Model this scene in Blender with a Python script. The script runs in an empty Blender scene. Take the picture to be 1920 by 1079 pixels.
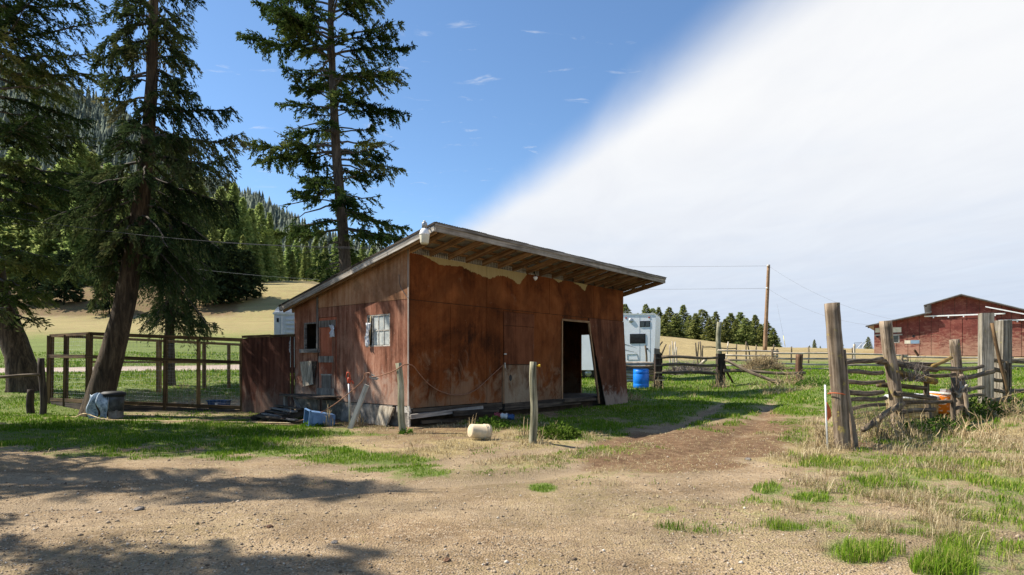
import bpy, math, random
import numpy as np
from mathutils import Vector, Matrix

random.seed(7)
rng = np.random.default_rng(7)
SC = bpy.context.scene
COL = SC.collection
R = math.radians

# ------------------------------------------------------------------ camera
F, CX, HY, CZ = 1130.0, 960.0, 680.0, 1.45      # focal length in photo pixels, horizon row, eye height
cd = bpy.data.cameras.new('camera')
cam = bpy.data.objects.new('camera', cd)
COL.objects.link(cam)
cam.location = (0, 0, CZ)
cam.rotation_euler = (R(90), 0, 0)
cd.sensor_width = 36.0
cd.lens = 36.0 * F / 1920.0
cd.shift_y = (HY - 539.5) / 1920.0
cd.clip_start, cd.clip_end = 0.1, 8000
SC.camera = cam

# ------------------------------------------------------------------ light and sky
SUN_EL = R(47.5)
SUN_H = Vector((-0.985, 0.17, 0)).normalized()
SUN = Vector((SUN_H.x * math.cos(SUN_EL), SUN_H.y * math.cos(SUN_EL), math.sin(SUN_EL)))
sd = bpy.data.lights.new('sun', 'SUN')
sd.energy = 5.0
sd.angle = R(0.53)
sd.color = (1.0, 0.93, 0.82)
sun = bpy.data.objects.new('sun', sd)
COL.objects.link(sun)
sun.rotation_euler = (-SUN).to_track_quat('-Z', 'Y').to_euler()
sun.location = (0, 0, 60)

SC.view_settings.view_transform = 'Standard'
SC.view_settings.look = 'None'
SC.view_settings.gamma = 1
SC.view_settings.use_curve_mapping = False
SC.view_settings.exposure = 0.9
SC.cycles.max_bounces = 6
SC.cycles.diffuse_bounces = 3
SC.cycles.transparent_max_bounces = 6
SC.cycles.use_denoising = True

world = bpy.data.worlds.new('World')
SC.world = world
world.use_nodes = True


class NT:
    """small wrapper for wiring shader nodes"""
    def __init__(s, tree):
        s.t = tree
        tree.nodes.clear()

    def n(s, typ, ins=None, **kw):
        nd = s.t.nodes.new(typ)
        for k, v in kw.items():
            setattr(nd, k, v)
        for k, v in (ins or {}).items():
            sock = nd.inputs[k]
            if isinstance(v, bpy.types.NodeSocket):
                s.t.links.new(v, sock)
            else:
                sock.default_value = v
        return nd

    def math(s, op, a, b=0.0, c=None, clamp=False):
        ins = {0: a, 1: b}
        if c is not None:
            ins[2] = c
        return s.n('ShaderNodeMath', ins, operation=op, use_clamp=clamp).outputs[0]

    def mix(s, f, a, b, blend='MIX'):
        nd = s.n('ShaderNodeMix', data_type='RGBA', blend_type=blend)
        for idx, v in ((0, f), (6, a), (7, b)):
            if isinstance(v, bpy.types.NodeSocket):
                s.t.links.new(v, nd.inputs[idx])
            else:
                nd.inputs[idx].default_value = v if idx == 0 else (tuple(v) + (1,))[:4]
        return nd.outputs[2]

    def step(s, x, lo, hi):
        nd = s.n('ShaderNodeMapRange', {0: x, 1: lo, 2: hi, 3: 0.0, 4: 1.0}, interpolation_type='SMOOTHSTEP')
        return nd.outputs[0]

    def noise(s, vec, scale, detail=4, rough=0.55, dist=0.0):
        return s.n('ShaderNodeTexNoise', {'Vector': vec, 'Scale': scale, 'Detail': detail, 'Roughness': rough, 'Distortion': dist}).outputs[0]

    def ramp(s, f, stops, interp='LINEAR'):
        nd = s.n('ShaderNodeValToRGB', {0: f})
        cr = nd.color_ramp
        cr.interpolation = interp
        while len(cr.elements) < len(stops):
            cr.elements.new(0.5)
        for e, (p, c) in zip(cr.elements, stops):
            e.position = p
            e.color = (tuple(c) + (1,))[:4] if hasattr(c, '__len__') else (c, c, c, 1)
        return nd.outputs[0]

    def mapping(s, vec, scale, loc=(0, 0, 0), rot=(0, 0, 0)):
        return s.n('ShaderNodeMapping', {0: vec, 1: loc, 2: rot, 3: scale}).outputs[0]


w = NT(world.node_tree)
sky = w.n('ShaderNodeTexSky', sky_type='NISHITA')
sky.sun_disc = False
sky.sun_elevation = SUN_EL
sky.sun_rotation = math.atan2(SUN_H.x, SUN_H.y)
sky.altitude = 800
sky.air_density = 1.0
sky.dust_density = 0.35
sky.ozone_density = 2.2
gen = w.n('ShaderNodeTexCoord').outputs['Generated']
sx = w.n('ShaderNodeSeparateXYZ', {0: gen})
zc = w.math('MAXIMUM', sx.outputs[2], 0.03)
pX = w.math('DIVIDE', sx.outputs[0], zc)
pY = w.math('DIVIDE', sx.outputs[1], zc)
pv = w.n('ShaderNodeCombineXYZ', {0: pX, 1: pY, 2: 0.0}).outputs[0]
# a bank of high cloud whose straight edge runs across the sky (coordinates on a plane one unit overhead)
edge = w.math('SUBTRACT', w.math('ADD', w.math('MULTIPLY', pX, 0.934), w.math('MULTIPLY', pY, 0.356)), 1.225)
streak = w.noise(w.mapping(pv, (1.3, 0.35, 1), rot=(0, 0, R(-21))), 1.6, 5, 0.55, 0.4)
edge = w.math('ADD', edge, w.math('MULTIPLY', w.math('SUBTRACT', streak, 0.5), 0.20))
dens = w.step(edge, -0.15, 0.24)
dens = w.math('MULTIPLY', dens, w.math('SUBTRACT', 1.0, w.math('MULTIPLY', w.step(w.noise(pv, 1.1, 4), 0.45, 0.8), 0.06)))
wisp = w.noise(w.mapping(pv, (2.2, 4.2, 1), rot=(0, 0, R(20))), 2.1, 6, 0.6, 0.6)
wisp = w.math('MULTIPLY', w.step(wisp, 0.60, 0.76), 0.42)
dens = w.math('MAXIMUM', dens, wisp)
cl = w.ramp(sx.outputs[2], [(0.0, (5.4, 6.3, 7.8)), (0.10, (6.2, 6.9, 8.0)), (0.22, (7.7, 8.0, 8.5)), (0.36, (8.65, 8.7, 8.8)), (1.0, (8.2, 8.3, 8.5))])
skyc = w.mix(1.0, sky.outputs[0], (1.38, 1.60, 1.72), 'MULTIPLY')
cvar = w.noise(w.mapping(pv, (1.0, .4, 1), rot=(0, 0, R(-21))), 2.3, 6, .6, .5)
cl = w.mix(1.0, cl, w.mix(cvar, (.90, .91, .94), (1.06, 1.06, 1.05)), 'MULTIPLY')
tot = w.mix(dens, skyc, cl)
bg = w.n('ShaderNodeBackground', {0: tot, 1: 0.060})
w.n('ShaderNodeOutputWorld', {0: bg.outputs[0]})


# ------------------------------------------------------------------ noise and ground height
def _hash(ix, iy, seed):
    n = (ix.astype(np.int64) * 374761393 + iy.astype(np.int64) * 668265263 + seed * 974634777) & 0x7fffffff
    n = ((n ^ (n >> 13)) * 1274126177) & 0x7fffffff
    n = n ^ (n >> 16)
    return (n & 0xffff) / 65535.0


def vnoise(x, y, seed=0):
    x = np.asarray(x, float); y = np.asarray(y, float)
    ix, iy = np.floor(x), np.floor(y)
    fx, fy = x - ix, y - iy
    fx = fx * fx * (3 - 2 * fx); fy = fy * fy * (3 - 2 * fy)
    a = _hash(ix, iy, seed); b = _hash(ix + 1, iy, seed)
    c = _hash(ix, iy + 1, seed); d = _hash(ix + 1, iy + 1, seed)
    return (a * (1 - fx) + b * fx) * (1 - fy) + (c * (1 - fx) + d * fx) * fy


def fbm(x, y, octs=4, seed=0):
    v, a, t = 0, 0.5, 0
    for k in range(octs):
        v = v + a * vnoise(np.asarray(x) * 2 ** k, np.asarray(y) * 2 ** k, seed + k)
        t += a
        a *= 0.5
    return v / t


def sstep(x, lo, hi):
    t = np.clip((np.asarray(x, float) - lo) / (hi - lo), 0, 1)
    return t * t * (3 - 2 * t)


LD = [-5000, 17.2, 18, 20, 22, 26, 32, 35, 50, 70, 95, 110, 118, 125, 160, 250, 400, 5000]
LZ = [0, 0, .04, .28, .5, .75, 1.05, 1.2, 2.6, 4.9, 8.2, 14.0, 16.4, 17.3, 23, 36, 40, 40]
RD = [-5000, 17, 21, 25, 29, 40, 67, 88, 110, 150, 195, 230, 400, 5000]
RZ = [0, 0, .05, .12, .26, .8, 2.1, 3.25, 4.3, 5.3, 5.9, 5.4, -6, -160]


TRK = [(10.5, 26), (7.0, 18.5), (4.9, 14.2), (2.9, 10.9), (-.2, 8.4), (-4.2, 7.0), (-9.5, 6.2), (-20, 5.6)]


def track(x, y):
    """how deep in one of the two wheel ruts of the farm track"""
    best = np.full(np.shape(x), 1e9)
    for (x0, y0), (x1, y1) in zip(TRK[:-1], TRK[1:]):
        dx, dy = x1 - x0, y1 - y0
        t = np.clip(((x - x0) * dx + (y - y0) * dy) / (dx * dx + dy * dy), 0, 1)
        best = np.minimum(best, np.hypot(x - x0 - t * dx, y - y0 - t * dy))
    return np.exp(-((best - .78) / .24) ** 2)


def hgt(x, y, rough=True):
    x = np.asarray(x, float); y = np.asarray(y, float)
    yy = np.maximum(y, 4.0)
    a = x / yy
    lz = np.interp(yy, LD, LZ)
    rz = np.interp(yy, RD, RZ)
    lat = np.interp(a, [-.1, .2, .25, .3, .42, .6, 1], [1.9, 1.75, 1.55, 1.4, .97, .8, .7])
    rz = np.where(yy < 230, rz * (1 + (lat - 1) * sstep(yy, 60, 170)), rz)
    wgt = sstep(a, -0.36, -0.04)
    z = lz * (1 - wgt) + rz * wgt
    z = z + 0.42 * sstep(x, 9.2, 13.5) * sstep(y, 9, 14) * (1 - sstep(y, 26, 50))
    if rough:
        amp = 0.05 * sstep(y, 2, 9) + 0.25 * sstep(y, 45, 120)
        z = z + amp * (fbm(x * .5, y * .5, 4, 3) - .5)
        z = z + 0.035 * (fbm(x * 2.2, y * 2.2, 3, 9) - .5)
        z = z - 0.055 * track(x, y) * (1 - sstep(y, 18, 25))
    return z


def P(px, py, d):
    return Vector(((px - CX) / F * d, d, CZ + (HY - py) / F * d))


def on(px, d, dz=0.0):
    x = (px - CX) / F * d
    return Vector((x, d, float(hgt(x, d)) + dz))


# ------------------------------------------------------------------ mesh helpers
WM = {}


def link(name, me, mat=None, parent=None, Mw=None, smooth=False):
    o = bpy.data.objects.new(name, me)
    COL.objects.link(o)
    Mw = Mw if Mw is not None else (WM[parent.name] if parent else Matrix.Identity(4))
    if parent:
        o.parent = parent
        o.matrix_basis = WM[parent.name].inverted() @ Mw
    else:
        o.matrix_basis = Mw
    WM[o.name] = Mw.copy()
    if mat is not None and me is not None:
        if isinstance(mat, (list, tuple)):
            if not me.materials:
                for m in mat:
                    me.materials.append(m)
        elif not me.materials:
            me.materials.append(mat)
    if smooth and me is not None:
        me.polygons.foreach_set('use_smooth', [True] * len(me.polygons))
    return o


def tag(o, label=None, cat=None, group=None, kind=None):
    if label: o['label'] = label
    if cat: o['category'] = cat
    if group: o['group'] = group
    if kind: o['kind'] = kind
    return o


def E(name, label, cat, loc, rotz=0.0, group=None):
    Mw = Matrix.Translation(Vector(loc)) @ Matrix.Rotation(rotz, 4, 'Z')
    o = link(name, None, Mw=Mw)
    o.empty_display_size = 0.2
    return tag(o, label, cat, group)


def np_mesh(name, V, Q=None, T=None):
    """fast mesh from numpy: vertices, quads and triangles"""
    me = bpy.data.meshes.new(name)
    V = np.asarray(V, np.float32).reshape(-1, 3)
    nq = 0 if Q is None else len(Q)
    nt = 0 if T is None else len(T)
    loops = []
    if nq: loops.append(np.asarray(Q, np.int32).ravel())
    if nt: loops.append(np.asarray(T, np.int32).ravel())
    loops = np.concatenate(loops)
    starts = np.concatenate([np.arange(nq) * 4, nq * 4 + np.arange(nt) * 3]).astype(np.int32)
    me.vertices.add(len(V)); me.vertices.foreach_set('co', V.ravel())
    me.loops.add(len(loops)); me.loops.foreach_set('vertex_index', loops)
    me.polygons.add(nq + nt); me.polygons.foreach_set('loop_start', starts)
    me.update(calc_edges=True)
    return me


def set_attr(me, name, arr, domain='POINT'):
    a = me.attributes.new(name, 'FLOAT', domain)
    a.data.foreach_set('value', np.asarray(arr, np.float32))


class MB:
    """collects shapes and links them as one mesh object"""
    def __init__(s):
        s.v, s.f = [], []

    def raw(s, v, f):
        k = len(s.v)
        s.v += [tuple(p) for p in v]
        s.f += [tuple(i + k for i in q) for q in f]
        return s

    def box(s, lo, hi):
        (x0, y0, z0), (x1, y1, z1) = lo, hi
        return s.raw([(x0, y0, z0), (x1, y0, z0), (x1, y1, z0), (x0, y1, z0), (x0, y0, z1), (x1, y0, z1), (x1, y1, z1), (x0, y1, z1)],
                     [(0, 3, 2, 1), (4, 5, 6, 7), (0, 1, 5, 4), (1, 2, 6, 5), (2, 3, 7, 6), (3, 0, 4, 7)])

    def prism(s, poly, off):
        """polygon of 3-D points pushed along the vector off"""
        n = len(poly)
        a = [Vector(p) for p in poly]
        b = [p + Vector(off) for p in a]
        f = [tuple(range(n)), tuple(range(2 * n - 1, n - 1, -1))]
        f += [(i, n + i, n + (i + 1) % n, (i + 1) % n) for i in range(n)]
        return s.raw(a + b, f)

    def tube(s, pts, rad, sides=8, cap=True, wob=0.0):
        pts = [Vector(p) for p in pts]
        n = len(pts)
        if not hasattr(rad, '__len__'): rad = [rad] * n
        V = []
        up = Vector((0.13, 0.31, 0.94))
        for i, p in enumerate(pts):
            t = (pts[min(i + 1, n - 1)] - pts[max(i - 1, 0)]).normalized()
            a = t.cross(up)
            if a.length < 1e-3: a = t.cross(Vector((1, 0, 0)))
            a.normalize()
            b = t.cross(a)
            for k in range(sides):
                an = 2 * math.pi * k / sides
                r = rad[i] * (1 + (random.uniform(-wob, wob) if wob else 0))
                V.append(p + (a * math.cos(an) + b * math.sin(an)) * r)
        f = []
        for i in range(n - 1):
            for k in range(sides):
                k2 = (k + 1) % sides
                f.append((i * sides + k, i * sides + k2, (i + 1) * sides + k2, (i + 1) * sides + k))
        if cap:
            f.append(tuple(range(sides - 1, -1, -1)))
            f.append(tuple((n - 1) * sides + k for k in range(sides)))
        return s.raw(V, f)

    def lathe(s, prof, sides=20, axis='Z', M=None):
        """profile of (radius, height) turned about Z, placed by matrix M"""
        V = []
        for r, z in prof:
            for k in range(sides):
                an = 2 * math.pi * k / sides
                V.append(Vector((r * math.cos(an), r * math.sin(an), z)))
        if M is not None: V = [M @ p for p in V]
        f = []
        for i in range(len(prof) - 1):
            for k in range(sides):
                k2 = (k + 1) % sides
                f.append((i * sides + k, i * sides + k2, (i + 1) * sides + k2, (i + 1) * sides + k))
        if prof[0][0] > 1e-4: f.append(tuple(range(sides - 1, -1, -1)))
        if prof[-1][0] > 1e-4: f.append(tuple((len(prof) - 1) * sides + k for k in range(sides)))
        return s.raw(V, f)

    def build(s, name, mat, parent=None, smooth=False, Mw=None):
        me = bpy.data.meshes.new(name)
        me.from_pydata(s.v, [], s.f)
        me.update()
        return link(name, me, mat, parent, Mw, smooth)


def frame(p0, p1, up=Vector((0, 0, 1))):
    p0, p1 = Vector(p0), Vector(p1)
    x = (p1 - p0).normalized()
    up = Vector(up)
    y = up.cross(x)
    if y.length < 1e-3: y = Vector((0, 1, 0)).cross(x)
    if y.length < 1e-3: y = Vector((1, 0, 0)).cross(x)
    y.normalize()
    z = x.cross(y)
    M = Matrix(((x.x, y.x, z.x, p0.x), (x.y, y.y, z.y, p0.y), (x.z, y.z, z.z, p0.z), (0, 0, 0, 1)))
    return M, (p1 - p0).length


def beam(name, p0, p1, wd, hg, mat, parent=None, up=(0, 0, 1), jit=0.035, segs=4):
    """a sawn board or timber from p0 to p1 (its own X runs along the grain), edges a little worn"""
    M, L = frame(p0, p1, up)
    V, f = [], []
    for i in range(segs + 1):
        x = L * i / segs
        for (a, b) in ((-1, -1), (1, -1), (1, 1), (-1, 1)):
            V.append((x + (random.uniform(-1, 1) * jit * wd if i in (0, segs) else 0),
                      a * wd / 2 * (1 + random.uniform(-jit, jit)), b * hg / 2 * (1 + random.uniform(-jit, jit))))
    for i in range(segs):
        for k in range(4):
            k2 = (k + 1) % 4
            f.append((i * 4 + k, i * 4 + k2, (i + 1) * 4 + k2, (i + 1) * 4 + k))
    f.append((3, 2, 1, 0)); f.append(tuple(segs * 4 + k for k in range(4)))
    return MB().raw(V, f).build(name, mat, parent, Mw=M)


def log(name, p0, p1, r0, r1, mat, parent=None, sides=10, segs=8, wob=0.10, bend=0.02, up=(0, 0, 1)):
    """a round, uneven pole from p0 to p1"""
    M, L = frame(p0, p1, up)
    pts, rad = [], []
    ph, ph2 = random.uniform(0, 6), random.uniform(0, 6)
    for i in range(segs + 1):
        t = i / segs
        e = math.sin(math.pi * t)
        pts.append((L * t, bend * L * e * math.sin(ph + 3 * t), bend * L * e * math.sin(ph2 + 4 * t)))
        rad.append((r0 + (r1 - r0) * t) * (1 + random.uniform(-wob, wob) * .5))
    return MB().tube(pts, rad, sides, True, wob * .6).build(name, mat, parent, True, M)


def cable(name, pts, r, mat, parent=None, sides=5):
    return MB().tube(pts, r, sides).build(name, mat, parent, True)


def sag(p0, p1, drop, n=16):
    p0, p1 = Vector(p0), Vector(p1)
    return [p0.lerp(p1, i / n) - Vector((0, 0, drop * 4 * (i / n) * (1 - i / n))) for i in range(n + 1)]


def smoothpath(pts, n=6):
    """Catmull-Rom through the points"""
    pts = [Vector(p) for p in pts]
    out = []
    for i in range(len(pts) - 1):
        p0, p1, p2, p3 = pts[max(i - 1, 0)], pts[i], pts[i + 1], pts[min(i + 2, len(pts) - 1)]
        for k in range(n):
            t = k / n
            out.append(0.5 * ((2 * p1) + (p2 - p0) * t + (2 * p0 - 5 * p1 + 4 * p2 - p3) * t * t + (3 * p1 - p0 - 3 * p2 + p3) * t ** 3))
    out.append(pts[-1])
    return out


# ------------------------------------------------------------------ materials
def newmat(name):
    m = bpy.data.materials.new(name)
    m.use_nodes = True
    return m, NT(m.node_tree)


def finish(nt, color, rough=0.85, bump=None, bstr=0.3, bdist=0.02, metal=0.0, spec=0.3, extra=None):
    ins = {'Base Color': color, 'Roughness': rough, 'Metallic': metal, 'Specular IOR Level': spec}
    if not isinstance(color, bpy.types.NodeSocket): ins['Base Color'] = (tuple(color) + (1,))[:4]
    if bump is not None:
        ins['Normal'] = nt.n('ShaderNodeBump', {'Height': bump, 'Strength': bstr, 'Distance': bdist}).outputs[0]
    if extra: ins.update(extra)
    b = nt.n('ShaderNodeBsdfPrincipled', ins)
    nt.n('ShaderNodeOutputMaterial', {0: b.outputs[0]})
    return b


def m_plain(name, c, rough=0.6, metal=0.0, var=0.25, scale=9, bstr=0.1, spec=0.3):
    m, t = newmat(name)
    co = t.n('ShaderNodeTexCoord').outputs['Object']
    n = t.noise(co, scale, 5, 0.6)
    col = t.mix(t.step(n, .35, .7), [x * (1 - var) for x in c], [min(1, x * (1 + var * .6)) for x in c])
    finish(t, col, rough, n, bstr, 0.01, metal, spec)
    return m


def m_wood(name, dark, light, grain=(1.2, 26, 26), bstr=0.5, lichen=None, lamt=0.0, spot=0.5, rough=0.9):
    m, t = newmat(name)
    tc = t.n('ShaderNodeTexCoord').outputs['Object']
    oi = t.n('ShaderNodeObjectInfo').outputs['Random']
    off = t.n('ShaderNodeVectorMath', {0: tc, 1: t.n('ShaderNodeCombineXYZ', {0: t.math('MULTIPLY', oi, 37.0), 1: t.math('MULTIPLY', oi, 3.0), 2: 0.0}).outputs[0]}, operation='ADD').outputs[0]
    g = t.noise(t.mapping(off, grain), 1.0, 6, 0.62, 0.3)
    b = t.noise(off, 3.5, 4, 0.6)
    f = t.math('ADD', t.math('MULTIPLY', g, 1 - spot * .5), t.math('MULTIPLY', b, spot * .5))
    col = t.ramp(f, [(0.30, [x * .45 for x in dark]), (0.44, dark), (0.60, light), (0.8, [min(.9, x * 1.25) for x in light])])
    ck = t.noise(t.mapping(off, (grain[0] * .7, grain[1] * 1.5, grain[2] * 1.5)), 1.0, 3, .5, .2)
    cm = t.step(ck, .60, .66)
    col = t.mix(t.math('MULTIPLY', cm, .72), col, [x * .22 for x in dark])
    g = t.math('SUBTRACT', g, t.math('MULTIPLY', cm, .5))
    hv = t.n('ShaderNodeHueSaturation', {'Value': t.math('ADD', 0.78, t.math('MULTIPLY', oi, 0.44)), 'Color': col}).outputs[0]
    if lichen:
        ln = t.noise(off, 5.5, 6, 0.7)
        hv = t.mix(t.math('MULTIPLY', t.step(ln, .66 - lamt * .3, .74 - lamt * .2), .85), hv, lichen)
    finish(t, hv, rough, g, bstr, 0.012)
    return m


MT = {}
MT['post'] = m_wood('weathered_post_wood', (.13, .095, .062), (.32, .25, .18), (.9, 18, 18), .8, (.33, .26, .07), .32)
MT['tie'] = m_wood('grey_tie_wood', (.15, .13, .098), (.35, .31, .25), (.9, 22, 22), .8, (.30, .27, .09), .2)
MT['rail'] = m_wood('weathered_rail_wood', (.075, .055, .037), (.24, .185, .125), (1.2, 22, 22), .8, (.26, .20, .045), .3)
MT['yrail'] = m_wood('lichen_rail_wood', (.16, .10, .035), (.38, .26, .08), (1.2, 18, 18), .8, (.42, .30, .05), .55)
MT['dkpost'] = m_wood('dark_creosote_wood', (.030, .021, .015), (.085, .058, .04), (1.0, 16, 16), .6)
MT['redpost'] = m_wood('reddish_post_wood', (.08, .04, .022), (.21, .115, .065), (1.0, 16, 16), .6)
MT['pole'] = m_wood('pale_pole_wood', (.30, .24, .18), (.62, .54, .43), (1.0, 14, 14), .4)
MT['tan'] = m_wood('tan_log_wood', (.40, .28, .14), (.72, .58, .36), (1.0, 14, 14), .4)
MT['fascia'] = m_wood('grey_fascia_wood', (.25, .215, .175), (.49, .44, .375), (.8, 24, 24), .4, spot=.7)
MT['rafter'] = m_wood('brown_rafter_wood', (.16, .085, .04), (.38, .235, .125), (.8, 22, 22), .3)
MT['pen'] = m_wood('brown_pen_timber', (.055, .033, .014), (.17, .105, .045), (.9, 20, 20), .5, (.16, .14, .05), .2)
MT['penbrown'] = m_wood('yellowish_pen_timber', (.15, .09, .035), (.33, .21, .09), (.9, 20, 20), .5)
MT['greywood'] = m_wood('old_grey_board', (.14, .125, .11), (.34, .31, .28), (.9, 22, 22), .5)
MT['palewood'] = m_wood('bleached_board', (.28, .255, .22), (.56, .52, .46), (.9, 22, 22), .4)
MT['green_post'] = m_wood('treated_post_wood', (.16, .15, .095), (.38, .355, .245), (.8, 20, 20), .6, (.3, .3, .12), .1)
MT['greyv'] = m_wood('old_grey_board_upright', (.12, .10, .085), (.30, .265, .225), (22, 22, 1.1), .4)
MT['palev'] = m_wood('bleached_board_upright', (.24, .20, .15), (.46, .40, .31), (22, 22, 1.1), .4)
MT['darkboard'] = m_wood('dark_old_board', (.035, .026, .02), (.11, .085, .062), (.9, 20, 20), .6)
MT['upole'] = m_wood('utility_pole_wood', (.20, .12, .065), (.40, .26, .155), (.5, 10, 10), .3)
MT['concrete'] = m_plain('old_concrete', (.25, .22, .185), .95, 0, .5, 5, .5)
MT['white_paint'] = m_plain('white_paint', (.80, .80, .79), .45, 0, .10, 3, .03)
MT['white_plastic'] = m_plain('white_plastic', (.72, .70, .64), .5, 0, .14, 6, .05)
MT['rv'] = m_plain('trailer_skin', (.80, .81, .83), .35, 0, .05, 2, .02)
MT['trailer'] = m_plain('horse_trailer_paint', (.66, .70, .74), .45, 0, .12, 3, .03)
MT['glass_dark'] = m_plain('dark_window_glass', (.03, .028, .026), .12, 0, .3, 6, .0, .6)
MT['black'] = m_plain('black_rubber', (.018, .018, .02), .6, 0, .3, 8, .1)
MT['blue'] = m_plain('blue_barrel_plastic', (.006, .20, .74), .38, 0, .18, 4, .05, .5)
MT['bluecrate'] = m_plain('faded_blue_plastic', (.12, .22, .40), .55, 0, .25, 7, .05)
MT['navy'] = m_plain('navy_tub_plastic', (.03, .075, .17), .5, 0, .25, 7, .05)
MT['bucket'] = m_plain('yellowed_bucket_plastic', (.66, .53, .36), .5, 0, .20, 6, .08)
MT['rope'] = m_plain('orange_hose', (.27, .13, .075), .6, 0, .25, 15, .1)
MT['wire'] = m_plain('grey_cable', (.20, .20, .20), .6, 0, .2, 5, 0)
MT['darkwire'] = m_plain('dark_cable', (.07, .07, .075), .6, 0, .2, 5, 0)
MT['mesh'] = m_plain('rusty_wire', (.20, .16, .125), .7, .3, .3, 9, 0)
MT['galv'] = m_plain('galvanised_steel', (.42, .43, .44), .45, .7, .25, 6, .05)
MT['roofmetal'] = m_plain('corrugated_roof_metal', (.30, .29, .28), .5, .4, .35, 2.5, .05)
MT['redpaint'] = m_plain('red_handle_paint', (.50, .07, .03), .5, 0, .25, 12, .1)
MT['yellow'] = m_plain('yellow_plastic', (.80, .48, .02), .45, 0, .1, 8, 0)
MT['pipegate'] = m_plain('brown_gate_pipe', (.13, .065, .05), .6, .2, .3, 5, 0)
MT['darkgate'] = m_plain('dark_green_gate_pipe', (.045, .055, .055), .6, .2, .3, 5, 0)
MT['cloth'] = m_plain('white_rag', (.62, .63, .66), .95, 0, .2, 14, .2)
MT['stone'] = m_plain('field_stone', (.20, .175, .15), .95, 0, .45, 7, .4)
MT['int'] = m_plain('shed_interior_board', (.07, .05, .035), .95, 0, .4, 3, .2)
MT['ivory'] = m_plain('fibreglass_panel', (.66, .62, .48), .6, 0, .15, 4, .03)
MT['bluewin'] = m_plain('blue_grey_window', (.20, .30, .40), .2, 0, .2, 3, 0, .5)

# ------------------------------------------------------------------ ground sheet
GREEN = [(230, 812, 420, 30, 1), (560, 842, 120, 14, .8), (60, 770, 170, 34, 1), (480, 838, 150, 24, .95), (330, 850, 260, 12, .7), (720, 870, 125, 20, 1.35), (610, 850, 85, 16, 1.15), (770, 884, 80, 12, .9), (610, 848, 90, 20, .8),
         (1240, 768, 250, 32, 1), (1330, 738, 260, 22, 1), (1060, 800, 120, 28, .95), (930, 795, 60, 16, .8), (1120, 838, 130, 22, .45),
         (980, 868, 140, 36, .42), (1480, 745, 120, 32, .95), (1570, 872, 130, 26, .62), (1760, 880, 220, 60, .58), (1880, 940, 200, 90, .55),
         (1610, 1030, 95, 26, .72), (1590, 1022, 30, 12, .9), (1650, 1038, 30, 10, .9), (1440, 918, 26, 8, .85), (1525, 932, 42, 9, .9), (1235, 958, 52, 10, .62), (1290, 985, 60, 14, .45), (1020, 915, 26, 9, .9),
         (1775, 1068, 60, 18, .95), (1660, 985, 150, 22, .55), (1890, 1050, 150, 50, .55), (1800, 1030, 60, 20, .7), (1900, 900, 70, 25, .8), (1720, 900, 80, 20, .75), (1480, 990, 36, 8, .8), (1690, 800, 120, 40, .7), (1720, 780, 200, 40, .7),
         (1840, 770, 110, 36, .75), (1380, 790, 60, 12, .55), (1400, 810, 60, 8, .5), (1500, 800, 40, 60, .6), (860, 905, 60, 8, .5), (760, 910, 40, 6, .5), (500, 886, 30, 5, .6),
         (300, 748, 210, 10, .6), (300, 780, 330, 12, .55), (640, 800, 60, 10, .5), (1080, 880, 160, 26, .42), (1180, 905, 160, 20, .3), (1700, 940, 260, 80, .38), (700, 905, 200, 16, .3), (1380, 975, 160, 30, .38), (1580, 940, 160, 30, .5), (500, 985, 200, 14, .22), (620, 1000, 160, 20, .25), (1700, 745, 500, 45, .9)]
DRY = [(850, 815, 170, 42, .75), (1500, 835, 120, 34, .8), (1780, 810, 240, 40, .6), (1860, 850, 160, 50, .55), (1600, 905, 200, 26, .36), (1100, 850, 200, 40, .6),
       (1000, 830, 60, 30, .7), (300, 742, 200, 12, .8), (1470, 730, 60, 12, .6), (700, 830, 200, 20, .5), (1750, 950, 220, 60, .3), (1330, 960, 200, 30, .35)]
DIRT = [(1320, 834, 190, 30, 1.0), (1425, 800, 110, 18, .9), (1245, 862, 170, 24, .85), (1460, 776, 60, 9, .7), (850, 802, 140, 22, .6), (600, 786, 260, 16, .7), (1140, 765, 80, 8, .8), (760, 815, 120, 20, .5),
        (1610, 835, 60, 14, .7), (450, 880, 200, 12, .35), (150, 795, 120, 10, .4)]


def blobs(px, py, L, nz=0.0):
    v = np.zeros_like(px)
    for cx, cy, rx, ry, s in L:
        q = ((px - cx) / rx) ** 2 + ((py - cy) / ry) ** 2
        v = np.maximum(v, s * (1 - sstep(q + nz, .0, 1.9)) * 1.12)
    return v


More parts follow.
